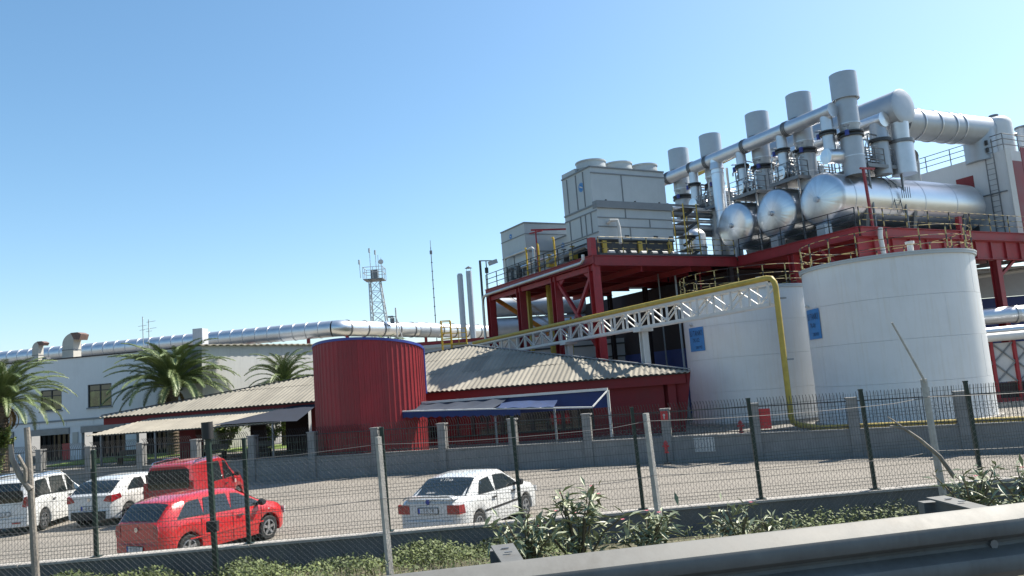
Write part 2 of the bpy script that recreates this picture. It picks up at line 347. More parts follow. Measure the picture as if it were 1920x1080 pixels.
# ------------------------------------------------------------------ low retaining wall and welded mesh fence on it
nw = thing('retaining_wall', 'low shaded concrete wall carrying the green wire fence', 'wall', (0, wall_y(0), 0))
wd = Vector((1, 0.055, 0)).normalized(); wnm = Vector((-wd.y, wd.x, 0))
def wp(t, n, z): p = Vector((0, 14.5, 0))+wd*t+wnm*n; return (p.x, p.y, z)
mb = MB(); mb.prism([wp(-40, -0.12, -0.3), wp(40, -0.12, -0.3), wp(40, 0.12, -0.3), wp(-40, 0.12, -0.3)], (0, 0, 1.26)); obj('wall_body', mb, 'near_concrete', nw)
t = -40
while t < 40:
    L = 3.9; mb = MB(); dz = random.uniform(-.006, .006)
    mb.prism([wp(t+.008, -0.15, 0.963), wp(t+L-.008, -0.15, 0.963), wp(t+L-.008, 0.15, 0.963), wp(t+.008, 0.15, 0.963)], (0, 0, 0.045+dz)); obj('coping_slab', mb, 'coping', nw); t += L
fe = thing('mesh_fence', 'green welded wire mesh fence standing on the low concrete wall', 'fence', (0, wall_y(0), 1.0))
px = [-18.2, -15.6, -12.9, -10.2, -7.55, -4.94, -2.5, -0.15, 2.05, 4.22, 6.35, 8.37, 10.5, 12.7, 14.9]
pb = None; LEAN = -0.02
for x in px:
    if pb is None:
        mb = MB(); a = Vector(wp(x, 0, 1.005)); mb.prism([a+Vector((-.03, -.03, 0)), a+Vector((.03, -.03, 0)), a+Vector((.03, .03, 0)), a+Vector((-.03, .03, 0))], (LEAN*1.8, 0, 1.80)); mb.cbox(a+Vector((LEAN*1.8, 0, 1.81)), (.07, .07, .03))
        pb = obj('fence_post', mb, 'green_paint', fe); m2 = MB(); m2.cbox(a+Vector((0, 0, .006)), (.16, .16, .012)); pf = obj('base_plate', m2, 'green_paint', fe); b0 = a
    else:
        d = Vector(wp(x, 0, 1.005))-b0; inst(pb, 'fence_post', fe, d, rot=(0, R(random.uniform(-.5, .5)), 0) if False else (0, 0, 0)); inst(pf, 'base_plate', fe, d)
for i in range(len(px)-1):
    mb = MB(); a, b = px[i]+.035, px[i+1]-.035
    folds = [0.12, 0.18, 0.72, 0.78, 1.32, 1.38]
    def off(z): return 0.02 if any(abs(z-(f0+.03)) < .031 for f0 in (.12, .72, 1.32)) else 0.0
    hz = [0.03, 0.10, 0.16, 0.22, 0.40, 0.55, 0.70, 0.76, 0.82, 1.0, 1.15, 1.30, 1.36, 1.42, 1.55, 1.68]
    for z in hz:
        lw = .0035; sg = random.uniform(-.004, .004)
        mb.bar(wp(a+LEAN*z, -.03-off(z), 1.005+z+sg), wp(b+LEAN*z, -.03-off(z), 1.005+z), lw*1.6, lw*1.6)
    n = int((b-a)/0.05)
    for k in range(n+1):
        t = a+(b-a)*k/n
        mb.bar(wp(t, -.034, 1.02), wp(t+LEAN*1.45, -.034, 1.005+1.45), .0038, .0038)
        mb.bar(wp(t+LEAN*1.45, -.034, 1.005+1.45), wp(t+LEAN*1.75, -.034-.05, 1.005+1.76), .0038, .0038)
    stuff(obj('mesh_panel', mb, 'wire_dark', fe, sharp=None, fix=False))
# tall dark post with a junction box, a little in front of the wire fence
tp = thing('utility_post', 'tall dark green post with a black box in front of the red hatchback', 'post', (-5.3, 13.6, 0.4))
mb = MB(); mb.bar((-5.27, 13.6, .35), (-5.36, 13.6, 3.0), .075, .075); obj('post_shaft', mb, 'green_paint', tp)
mb = MB(); mb.cyl((-5.36, 13.6, 2.88), (-5.37, 13.6, 3.17), .095, 14); obj('post_cap', mb, 'trim_black', tp)
mb = MB(); mb.box(-5.375, -5.2, 13.46, 13.56, 1.36, 1.53); obj('junction_box', mb, 'trim_black', tp)

# ------------------------------------------------------------------ chain link fence with concrete posts on the verge
CY = 11.5
def verge_z(x, y):
    t = y-9.9-x*.055
    for i in range(len(VPROF)-1):
        if VPROF[i][0] <= t <= VPROF[i+1][0]:
            k = (t-VPROF[i][0])/(VPROF[i+1][0]-VPROF[i][0]); return VPROF[i][1]*(1-k)+VPROF[i+1][1]*k
    return 0
cl = thing('chain_link_fence', 'sagging chain link fence with pale concrete posts nearest the road', 'fence', (0, CY, 0.9))
LE = -0.028
cps = [(-11.3, 2.75), (-2.03, 2.80), (1.83, 2.84), (5.86, 3.02), (9.9, 2.9)]
for k, (x, zt) in enumerate(cps):
    mb = MB(); zb = verge_z(x, CY)-.2; rr = .05
    mb.tube([(x+.02, CY, zb), (x+LE*.8, CY, zb+1.1), (x+LE*1.9, CY, zt)], [rr*1.1, rr, rr*.95], 4 if k != 3 else 8); obj('fence_post', mb, 'post_concrete', cl)
def chain(x0, x1, z0, z1, sag):
    mb = MB(); pit = 0.085; n = int((x1-x0)/pit); hh = z1-z0
    for k in range(-int(hh/pit), n):
        for sg in (1, -1):
            xa = x0+k*pit; za = z0; xb = xa+hh; zb = z1
            if sg < 0: xa, xb = xb, xa
            # clip to the bay
            def cl_(xa, za, xb, zb):
                for lim, keep in ((x0, 1), (x1, -1)):
                    ia = (xa-lim)*keep >= 0; ib = (xb-lim)*keep >= 0
                    if not ia and not ib: return None
                    if not ia: f = (lim-xa)/(xb-xa); za = za+(zb-za)*f; xa = lim
                    elif not ib: f = (lim-xa)/(xb-xa); zb = za+(zb-za)*f; xb = lim
                return xa, za, xb, zb
            c = cl_(xa, za, xb, zb)
            if not c: continue
            xa, za, xb, zb = c
            if abs(xb-xa) < .02: continue
            m = 4; pts = []
            for i in range(m+1):
                f = i/m; X = xa+(xb-xa)*f; Z = za+(zb-za)*f; u = (X-x0)/(x1-x0)
                Z2 = Z-sag*4*u*(1-u)*((Z-z0)/hh); pts.append((X+LE*(Z-z0), CY-.05*math.sin(u*PI)+.02*math.sin(X*3+Z*2)+.004*sg, Z2))
            for i in range(m): mb.bar(pts[i], pts[i+1], .0022, .0022)
    return mb
for i in range(len(cps)-1):
    x0, x1 = cps[i][0]+.04, cps[i+1][0]-.04
    if i == 0: x0 = -11
    stuff(obj('chain_link_mesh', chain(x0, x1, max(verge_z(x0, CY), verge_z(x1, CY))+.02, 2.62+.03*i, .10), 'wire', cl, sharp=None, fix=False))
for z, dx in ((2.66, .06), (1.9, .05)):
    mb = MB(); pts = []
    for i in range(len(cps)-1):
        for k in range(8):
            u = k/8; x = cps[i][0]+(cps[i+1][0]-cps[i][0])*u; pts.append((x+LE*(z-1), CY-.06, z+.035*i-.05*4*u*(1-u)))
    mb.tube(pts, .004, 4); obj('tension_wire', mb, 'wire', cl)
# wooden stake at the left edge, forked
ws = thing('wooden_stake', 'weathered forked wooden stake standing at the left edge', 'stake', (-6.98, 11.3, 0.9))
mb = MB(); mb.tube([(-6.86, 11.3, .8), (-6.90, 11.3, 1.4), (-6.95, 11.3, 2.2), (-6.99, 11.3, 2.9), (-7.02, 11.3, 3.32)], [.052, .05, .046, .043, .04], 9); obj('stake_shaft', mb, 'wood', ws)
mb = MB(); mb.tube([(-6.95, 11.28, 2.45), (-7.1, 11.27, 2.66), (-7.2, 11.25, 2.9), (-7.22, 11.25, 3.1)], [.05, .045, .035, .028], 8); mb.tube([(-7.02, 11.28, 2.5), (-6.98, 11.2, 2.75), (-7.05, 11.15, 2.95)], [.03, .026, .02], 7); obj('stake_branch', mb, 'wood', ws)
# bent rod and dry branch at the right concrete post
rod = MB(); rod.tube([(5.80, 11.45, 2.98), (5.66, 11.42, 3.3), (5.42, 11.4, 3.86)], [.018, .017, .014], 7)
solo('bent_rod', 'thin grey rod leaning up from the right concrete post', 'rod', rod, 'post_concrete', (5.80, 11.45, 2.98))
br = MB(); br.tube([(5.92, 11.25, 1.65), (5.75, 11.25, 1.95), (5.5, 11.22, 2.2), (5.28, 11.2, 2.38), (5.1, 11.2, 2.42)], [.035, .03, .026, .02, .012], 7); br.tube([(5.28, 11.2, 2.38), (5.15, 11.2, 2.5), (5.08, 11.2, 2.55)], [.016, .012, .006], 6)
solo('dry_branch', 'bare dry branch leaning against the right concrete post', 'branch', br, 'wood', (5.92, 11.25, 1.65))
ym = thing('marker_post', 'small yellow ringed marker post in the grass at bottom left', 'marker post', (-6.0, 10.9, 0.9))
mb = MB(); mb.cyl((-6.0, 10.9, .85), (-6.0, 10.9, 1.24), .045, 12); obj('marker_shaft', mb, 'yellow_dull', ym)
mb = MB()
for z in (1.08, 1.17): mb.cyl((-6.0, 10.9, z), (-6.0, 10.9, z+.03), .075, 14)
mb.cyl((-6.0, 10.9, 1.24), (-6.0, 10.9, 1.29), .05, 12, r2=.02); obj('marker_ring', mb, 'cream', ym)

# ------------------------------------------------------------------ far block wall with piers and picket fence
bw = thing('block_wall', 'grey block wall with square piers and steel pickets behind the parked cars', 'wall', (0, far_y(0), 0))
runs = [((-46.0, far_y(-46)), (5.65, 31.6)), ((5.65, 31.6), (24.0, far_y(24)))]
pier0 = None; lastp = None
for (a, b) in runs:
    A = Vector((*a, 0)); B = Vector((*b, 0)); d = (B-A).normalized(); n = Vector((-d.y, d.x, 0)); L = (B-A).length
    def q(t, s, z): p = A+d*t+n*s; return (p.x, p.y, z)
    mb = MB(); mb.prism([q(0, -.1, 0), q(L, -.1, 0), q(L, .1, 0), q(0, .1, 0)], (0, 0, .93)); obj('wall_body', mb, 'block', bw)
    mb = MB(); mb.prism([q(0, -.13, .931), q(L, -.13, .931), q(L, .13, .931), q(0, .13, .931)], (0, 0, .045)); obj('coping', mb, 'block', bw)
    npi = round(L/3.15)
    for i in range(npi+1):
        t = L*i/npi
        if pier0 is None:
            mb = MB(); mb.prism([q(t-.17, -.17, 0), q(t+.17, -.17, 0), q(t+.17, .17, 0), q(t-.17, .17, 0)], (0, 0, 2.02)); pier0 = obj('pier', mb, 'block', bw); m2 = MB(); m2.prism([q(t-.2, -.2, 2.021), q(t+.2, -.2, 2.021), q(t+.2, .2, 2.021), q(t-.2, .2, 2.021)], (0, 0, .06)); cap0 = obj('pier_cap', m2, 'block', bw); pp0 = Vector(q(t, 0, 0))
        elif not (a[0] > 5 and i == 0):
            dd = Vector(q(t, 0, 0))-pp0; inst(pier0, 'pier', bw, dd); inst(cap0, 'pier_cap', bw, dd)
        if i < npi:
            x0, x1 = t+.2, L*(i+1)/npi-.2; mb = MB()
            for z in (1.06, 1.95): mb.bar(q(x0-.05, 0, z), q(x1+.05, 0, z), .035, .035)
            k = x0
            while k <= x1:
                mb.bar(q(k, 0, .98), q(k, 0, 2.0), .016, .016); mb.bar(q(k, 0, 2.0), q(k, -.08, 2.16), .016, .016); mb.bar(q(k, -.08, 2.16), q(k, -.22, 2.28), .016, .016); k += .115
            stuff(obj('picket_panel', mb, 'frame_dark', bw, sharp=None, fix=False))
# small things on the far wall
d2 = Vector((1, -0.49, 0)).normalized(); n2 = Vector((-d2.y, d2.x, 0))
def on_wall(x, s, z): return Vector((x, far_y(x), z))+Vector((n2.x*s, n2.y*s, 0))
def plate(name, label, cat, x, w, z0, z1, m, s=-.2, dep=.02, dd=d2, nn=n2):
    c = Vector((x, far_y(x), 0)); mb = MB(); t = thing(name, label, cat, (c.x+nn.x*s, c.y+nn.y*s, z0))
    a = c+nn*s
    mb.prism([tuple(a-dd*w/2+Vector((0, 0, z0))), tuple(a+dd*w/2+Vector((0, 0, z0))), tuple(a+dd*w/2+nn*dep+Vector((0, 0, z0))), tuple(a-dd*w/2+nn*dep+Vector((0, 0, z0)))], (0, 0, z1-z0))
    obj('plate', mb, m, t); return t, a
d1 = Vector((1, -0.308, 0)).normalized(); n1 = Vector((-d1.y, d1.x, 0))
t, a = plate('fire_sign', 'small red fire sign fixed to the top of a grey pier', 'sign', 5.65, .30, 1.62, 1.98, 'red_sign', s=-.215)
mb = MB(); mb.cyl(tuple(a-n2*.004+Vector((0, 0, 1.83))), tuple(a-n2*.008+Vector((0, 0, 1.83))), .05, 12); mb.prism([tuple(a-n2*.005-d2*.02+Vector((0, 0, 1.68))), tuple(a-n2*.005+d2*.02+Vector((0, 0, 1.68))), tuple(a-n2*.009+d2*.02+Vector((0, 0, 1.68))), tuple(a-n2*.009-d2*.02+Vector((0, 0, 1.68)))], (0, 0, .1)); obj('emblem', mb, 'cream', t)
t, a = plate('red_board', 'plain dark red board hanging on the pickets below the yellow pipe', 'board', 9.05, .42, 1.12, 1.86, 'red_sign', s=-.09)
t, a = plate('ribbed_hatch', 'pale ribbed hatch leaning on the face of the grey block wall', 'hatch', 6.95, .78, .36, .90, 'white_paint', s=-.14)
for k in range(7):
    mb = MB(); aa = a+d2*(-.34+.113*k); mb.bar(tuple(aa-n2*.01+Vector((0, 0, .37))), tuple(aa-n2*.01+Vector((0, 0, .89))), .03, .02); obj('rib', mb, 'tower_trim', t)
def hydrant(x, s, z, label, pole):
    c = on_wall(x, s, z); t = thing('fire_hydrant', label, 'hydrant', tuple(c))
    mb = MB(); mb.lathe(c, [(.0, 0), (.09, 0), (.09, .03), (.065, .04), (.065, .33), (.085, .34), (.085, .37), (.06, .43), (.02, .47), (.0, .48)], 14); obj('barrel', mb, 'red_sign', t)
    for sg in (-1, 1): mb = MB(); mb.cyl(tuple(c+Vector((0, 0, .26))), tuple(c+d2*sg*.13+Vector((0, 0, .26))), .035, 8); obj('outlet', mb, 'red_sign', t)
    if pole: mb = MB(); mb.cyl(tuple(c-Vector((0, 0, pole))), tuple(c), .03, 8); mb.cyl(tuple(c-Vector((0, 0, pole))), tuple(c-Vector((0, 0, pole-.06))), .12, 10); obj('stand', mb, 'dark_steel', t)
hydrant(8.15, .35, .98, 'red hydrant standing behind the pickets left of the red panel', 0.38)
hydrant(5.75, -.75, .42, 'red hydrant on a dark stand below the pier with a red sign', 0.42)

# ------------------------------------------------------------------ canteen with its corrugated hip roof
CT = Frame((-24.6, 46.6, 0), math.atan2(-0.242, 0.970), 1.076)
EZ = 3.5; AX, AY, AZ_ = 19.3, 6.5, 6.05; CL = 31.5
ct = thing('canteen', 'low red canteen under a big beige corrugated hip roof', 'building', (15, 4, 0.6), CT)
roof = obj('roof', MB().poly([(0.3, .2, EZ-.06), (CL-.3, .2, EZ-.06), (AX, AY, EZ-.06), (1.0, 4.8, EZ-.06)]), 'dark_gutter', ct, sharp=None)
def roof_z(y): return EZ+(AZ_-EZ)*y/AY
def ymax(x): return AY*x/AX if x < AX else AY*(CL-x)/(CL-AX)
def corr(x, pit, amp): return amp*(0.5+0.5*math.cos(2*PI*x/pit))**0.75
pit = 0.25; NS = 6; wsh = pit*4
x = 0.0
while x < CL-.05:
    for row, (y0, y1, dz) in enumerate(((-.15, 2.3, .0), (2.2, 4.4, .018), (4.3, 6.6, .036))):
        cols = []
        jz = random.uniform(-.010, .010); ye = random.uniform(-.03, .03)
        n = NS*4+1
        for k in range(n+1):
            xx = x+k*pit/NS
            if xx > CL: break
            ym = min(y1, ymax(xx))
            if ym <= y0+.01: 
                if cols: pass
                continue
            cols.append((xx, y0+ye*(row == 0), ym))
        if len(cols) < 3: continue
        mb = MB()
        for xx, a, b in cols:
            h = corr(xx, pit, .055)+dz+jz
            mb.v.append((xx, a, roof_z(a)+h)); mb.v.append((xx, b, roof_z(b)+h))
        for k in range(len(cols)-1): mb.f.append((2*k, 2*k+2, 2*k+3, 2*k+1))
        # visible thickness along the eave
        if row == 0:
            b0 = len(mb.v)
            for xx, a, b in cols: mb.v.append((xx, a, roof_z(a)+corr(xx, pit, .055)+jz-.02))
            for k in range(len(cols)-1): mb.f.append((2*k, b0+k, b0+k+1, 2*k+2))
        obj('roof_sheet', mb, 'sheet', roof, sharp=60)
    x += wsh
obj('rear_slope', MB().poly([(.0, 0, EZ), (AX, AY, AZ_), (1.0, 5.0, EZ)]).poly([(1.0, 5.0, EZ), (AX, AY, AZ_), (AX, AY+.02, EZ)]), 'sheet', roof, sharp=None)
obj('gable_wall', MB().poly([(CL, 0.02, EZ), (AX, AY, AZ_), (AX, AY, .6), (CL-.5, .3, .6)]), 'red_wall', ct, sharp=None)
obj('ridge_cap', MB().bar((AX, AY, AZ_+.09), (CL-.05, .0, EZ+.1), .16, .05), 'tower_trim', roof); obj('ridge_cap', MB().bar((AX, AY, AZ_+.08), (.05, .0, EZ+.09), .10, .05), 'dark_gutter', roof)
obj('gutter', MB().box(.2, CL-.1, -.04, .06, EZ-.12, EZ-.02), 'dark_gutter', roof)
obj('fascia', MB().box(0.1, 12.9, .08, .16, 3.02, EZ-.12).box(17.0, CL-.25, .08, .16, 2.93, EZ-.12), 'red_wall', ct)
obj('fascia', MB().box(.1, .18, .16, 4.6, 3.02, EZ-.12), 'red_wall', ct)
obj('wall', MB().box(12.3, 16.4, .6, .8, .6, EZ-.14), 'red_wall', ct); obj('wall', MB().box(26.9, 30.2, .45, .65, .6, EZ-.14), 'red_wall', ct)
obj('end_pillar', MB().box(30.4, 30.75, .3, .45, .6, EZ-.14), 'red_wall', ct); obj('wall', MB().box(12.5, AX, 5.8, 6.0, .6, EZ-.14), 'red_wall', ct)
obj('sill_wall', MB().box(16.4, 26.9, .52, .72, .6, 1.0), 'red_wall', ct); obj('lintel_wall', MB().box(16.4, 26.9, .52, .72, 2.75, EZ-.14), 'red_wall', ct)
for k in range(7):
    a = 16.5+k*1.486
    w = obj('window', MB().box(a, a+.09, .45, .6, 1.0, 2.75).box(a+.09, a+1.4, .45, .6, 2.66, 2.75).box(a+.09, a+1.4, .45, .6, 1.0, 1.08).box(a+1.4, a+1.484, .45, .6, 1.0, 2.75).box(a+.70, a+.76, .46, .59, 1.08, 2.66), 'frame_dark', ct)
    obj('pane', MB().box(a+.09, a+.7, .52, .54, 1.08, 2.66).box(a+.76, a+1.4, .52, .54, 1.08, 2.66), 'glass_dark', w)
obj('pillar', MB().box(4.3, 5.3, .8, 1.5, .6, EZ-.14), 'red_wall', ct)
for a, w_ in ((7.2, .9), (9.4, 1.3), (11.4, .5)): obj('partition', MB().box(a, a+w_, 3.0, 3.2, .6, EZ-.14), 'hall', ct)
obj('floor', MB().box(.3, 20, -1.8, 5.6, .602, .66), 'yard', ct)
for k, a in enumerate((1.2, 6.4, 9.0)):
    bt = thing('terrace_bench', ['dark bench at the left end of the canteen terrace', 'dark bench in the middle of the canteen terrace', 'dark bench at the red end of the canteen terrace'][k], 'bench', (a+.7, -.2, .66), CT, 'benches on the canteen terrace')
    obj('seat', MB().box(a, a+1.4, -.4, 0, 1.08, 1.12), 'frame_dark', bt); obj('backrest', MB().box(a, a+1.4, 0, .04, 1.2, 1.5), 'frame_dark', bt)
    for s in (a+.1, a+1.25): obj('leg', MB().box(s, s+.05, -.36, .04, .66, 1.08), 'frame_dark', bt); obj('back_post', MB().box(s, s+.05, .0, .04, 1.12, 1.5) if False else MB().box(s, s+.05, .04, .07, 1.08, 1.5), 'frame_dark', bt)

# drum
DX, DY, DR = -7.2, 38.4, 2.6
dr = thing('ribbed_drum', 'tall red ribbed metal drum with a blue rim in front of the canteen', 'drum', (DX, DY, .6))
def dtop(x, y): return 5.75-.13*(y-DY)-.055*(x-DX)
nr = 64; npan = 16; sub = 8
for pnl in range(npan):
    mb = MB(); th0 = 2*PI*pnl/npan; k = nr//npan*sub
    for i in range(k+1):
        th = th0+2*PI/npan*i/k; ph = (i % sub)/sub
        rr = DR+(.035 if ph < .22 else (.035*(1-(ph-.22)/.13) if ph < .35 else (0 if ph < .87 else .035*(ph-.87)/.13)))
        xx, yy = DX+rr*math.cos(th), DY+rr*math.sin(th); mb.v += [(xx, yy, .6), (xx, yy, dtop(xx, yy))]
    for i in range(k): mb.f.append((2*i, 2*i+2, 2*i+3, 2*i+1))
    obj('cladding_panel', mb, 'red_clad', dr, sharp=25)
rim = [(DX+(DR+.03)*math.cos(2*PI*i/72), DY+(DR+.03)*math.sin(2*PI*i/72)) for i in range(73)]
obj('rim', MB().grid(lambda i, k: (DX+(DR+(.06, .06, -.1, -.1, .06)[k])*math.cos(2*PI*i/72), DY+(DR+(.06, .06, -.1, -.1, .06)[k])*math.sin(2*PI*i/72), dtop(*rim[i])+(-.05, .07, .07, -.05, -.05)[k]), list(range(73)), [0, 1, 2, 3, 4]), 'blue_trim', dr)
obj('drum_roof', MB().poly([(DX+(DR-.12)*math.cos(2*PI*i/48), DY+(DR-.12)*math.sin(2*PI*i/48), dtop(DX+(DR-.12)*math.cos(2*PI*i/48), DY+(DR-.12)*math.sin(2*PI*i/48))-.08) for i in range(48)]), 'sheet', dr)
obj('corner_strip', MB().cyl((DX+DR+.03, DY+.35, 3.4), (DX+DR+.03, DY+.35, dtop(DX+DR, DY)), .06, 8), 'blue_trim', dr)

# left canopy
cn = thing('terrace_canopy', 'low corrugated canopy hung below the left side of the canteen roof', 'canopy', (6, -1, .6), CT)
pit2 = .19
for k in range(12):
    x0 = .9+k*.93; x1 = x0+.95; mb = MB(); n = 30
    for i in range(n+1):
        xx = x0+(x1-x0)*i/n
        ytop = min(.06, -2.05+(xx-.9)*2.1/2.2); h = .028*(.5+.5*math.cos(2*PI*xx/pit2))+.006*(k % 2)
        zf = lambda y: 3.2+(y-.06)*.33
        mb.v += [(xx, -2.05, zf(-2.05)+h), (xx, ytop, zf(ytop)+h), (xx, -2.05, zf(-2.05)+h-.025)]
    for i in range(n): mb.f += [(3*i, 3*i+3, 3*i+4, 3*i+1), (3*i, 3*i+2, 3*i+5, 3*i+3)]
    obj('canopy_sheet', mb, 'sheet_white', cn, sharp=60)
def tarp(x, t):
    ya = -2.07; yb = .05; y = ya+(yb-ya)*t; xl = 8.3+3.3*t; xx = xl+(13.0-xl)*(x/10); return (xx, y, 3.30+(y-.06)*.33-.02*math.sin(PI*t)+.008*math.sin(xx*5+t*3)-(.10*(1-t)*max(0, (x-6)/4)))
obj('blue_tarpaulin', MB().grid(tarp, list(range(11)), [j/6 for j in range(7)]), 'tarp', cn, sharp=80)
for a in (1.7, 4.95, 8.1, 11.6): obj('canopy_post', MB().box(a-.04, a+.04, -1.95, -1.87, .6, 2.46), 'tower_trim', cn)
obj('purlin', MB().box(1.4, 12.0, -1.96, -1.86, 2.44, 2.51), 'dark_steel', cn)

# awning, standing a little in front of the canteen
CTA = Frame((-22.8, 43.2, 0), math.atan2(-0.26, 0.965))
aw = thing('blue_awning', 'long torn blue fabric awning on a grey frame in front of the canteen windows', 'awning', (22.5, -1.2, .6), CTA)
obj('top_bar', MB().bar((17.9, -.6, 2.97), (27.8, -.6, 2.97), .13, .11), 'white_paint', aw)
obj('end_post', MB().bar((27.8, -.6, .6), (27.8, -.6, 2.92), .11, .11), 'white_paint', aw)
fb = [(17.4, -1.95, 2.70), (20, -1.95, 2.60), (22.5, -1.95, 2.50), (24.5, -1.95, 2.40), (27.3, -1.95, 2.26)]
obj('front_bar', MB().tube(fb, .035, 8), 'white_paint', aw)
obj('end_arm', MB().bar((27.8, -.6, 2.92), (27.3, -1.95, 2.28), .05, .05), 'white_paint', aw)
def fbz(x):
    for i in range(len(fb)-1):
        if fb[i][0] <= x <= fb[i+1][0]: k = (x-fb[i][0])/(fb[i+1][0]-fb[i][0]); return fb[i][2]*(1-k)+fb[i+1][2]*k
    return fb[-1][2]
def fab(x, t): y = -.6-1.35*t; z = 2.93*(1-t)+(fbz(x)+.04)*t; return (x+(-.45*t), y, z-.07*math.sin(PI*t)*(1+.5*math.sin(x*4.1))+.025*math.sin(x*7+t*5))
obj('fabric', MB().grid(fab, [17.9+i*.12 for i in range(45)], [j/8 for j in range(9)]), 'awning_top', aw, sharp=80)
def fab2(x, t): y = -.7-1.3*t; z = 2.88*(1-t)+(fbz(x)+.04)*t; return (x, y, z-(.06+.035*math.sin(x*2.3))*math.sin(PI*t)+.02*math.sin(x*8+t*6)*t)
obj('torn_fabric', MB().grid(fab2, [23.0+i*.1 for i in range(27)], [.3+.7*j/8 for j in range(9)]), 'blue_fabric_light', aw, sharp=80)
obj('hanging_fabric', MB().grid(lambda x, t: (x, -.56+.05*math.sin(x*5)*t, 2.92-.75*t), [22.4+i*.12 for i in range(46)], [0, .25, .5, .75, 1]), 'blue_fabric', aw, sharp=80)
obj('valance', MB().grid(lambda x, t: (x, -1.97+.02*math.sin(x*9)*t, fbz(x)-.02-.27*t*(1+.12*math.sin(x*6.28/.4))), [17.4+i*.1 for i in range(68)], [0, .5, 1]), 'blue_fabric', aw, sharp=80)
obj('rear_post', MB().box(18.4, 18.48, -.66, -.58, .6, 2.9), 'tower_trim', aw)
for a in (18.1, 22.9, 25.6): obj('awning_post', MB().box(a-.04, a+.04, -1.9, -1.82, .6, fbz(a)-.02), 'tower_trim', aw)

# ------------------------------------------------------------------ white office building on the left
WB = Frame((-38.3, 58.9, 0), R(-9), 1.065, 1.036)
wb = thing('office_building', 'white two storey office building with dark framed windows on the left', 'building', (8, 5, .6), WB)
def holed(x0, x1, z0, z1, y0, y1, holes):
    xs = sorted({x0, x1, *[h[0] for h in holes], *[h[1] for h in holes]}); zs = sorted({z0, z1, *[h[2] for h in holes], *[h[3] for h in holes]}); mb = MB()
    for i in range(len(xs)-1):
        for j in range(len(zs)-1):
            cx, cz = (xs[i]+xs[i+1])/2, (zs[j]+zs[j+1])/2
            if any(h[0] < cx < h[1] and h[2] < cz < h[3] for h in holes): continue
            mb.box(xs[i], xs[i+1], y0, y1, zs[j], zs[j+1])
    bm = MB(); bm.v = mb.v; bm.f = mb.f; return bm
wins = [(2.85, 4.5, 4.12, 5.6), (6.5, 8.3, 4.12, 5.72), (-2.0, -.3, 4.12, 5.6)]
doors = [(-2.4, .8, .6, 2.8), (1.9, 5.1, .6, 2.8), (6.0, 9.3, .6, 2.8), (10.1, 13.0, .6, 2.8)]
obj('wall', holed(-14, 15.4, .6, 7.7, 0, .3, wins+doors), 'white_wall', wb, sharp=None)
obj('side_wall', MB().box(15.2, 15.4, .3, 14, .6, 7.7).box(-14, -13.8, .3, 14, .6, 7.7), 'white_wall', wb)
obj('roof', MB().box(-13.8, 15.2, .3, 14, 7.3, 7.5), 'yard', wb)
obj('parapet_cap', MB().box(-14.1, 15.5, -.06, .36, 7.701, 7.78), 'dark_gutter', wb)
obj('floor_band', MB().box(-14, 15.4, -.07, -.003, 3.3, 3.42), 'tower_trim', wb)
for k in range(14): obj('facade_panel', MB().box(-13.9+k*2.09, -13.9+k*2.09+2.03, -.022, -.003, 2.92, 3.29), 'white_wall', wb)
for (a, b, c, d) in wins:
    w = obj('window', MB().box(a, a+.08, .06, .16, c, d).box(b-.08, b, .06, .16, c, d).box(a+.08, b-.08, .06, .16, d-.08, d).box(a+.08, b-.08, .06, .16, c, c+.08).box((a+b)/2-.04, (a+b)/2+.04, .06, .16, c+.08, d-.08).box(a+.08, b-.08, .065, .155, d-.47, d-.41), 'frame_dark', wb)
    obj('pane', MB().box(a+.08, (a+b)/2-.04, .1, .12, c+.08, d-.47).box((a+b)/2+.04, b-.08, .1, .12, c+.08, d-.47), 'glass_green', w); obj('pane', MB().box(a+.08, (a+b)/2-.04, .1, .12, d-.41, d-.08).box((a+b)/2+.04, b-.08, .1, .12, d-.41, d-.08), 'glass_dark', w)
    obj('sill', MB().box(a-.08, b+.08, -.08, .06, c-.09, c-.005), 'tower_trim', w)
for k, (a, b, c, d) in enumerate(doors):
    sh = obj('shop_front', MB().box(a, b, 1.2, 1.25, .6, 2.8), 'glass_dark', wb)
    obj('roller_box', MB().box(a, b, -.10, -.004, 2.42, 2.86), 'mid_steel', sh)
    for s in range(9):
        xx = a+(b-a)*s/8; obj('mullion', MB().box(max(a, xx-.02), min(b, xx+.02), 1.1, 1.19, .6, 2.8), 'frame_dark', sh)
solo('notice_board', 'small white notice on the pillar between the office doors', 'notice', MB().box(5.35, 5.75, -.06, -.03, 1.75, 2.5), 'cream', (5.5, -.05, 1.75), WB)
solo('vending_cabinet', 'red cabinet standing in the office arcade', 'cabinet', MB().box(4.2, 4.95, .4, .9, .62, 1.75), 'red_sign', (4.5, .6, .62), WB)

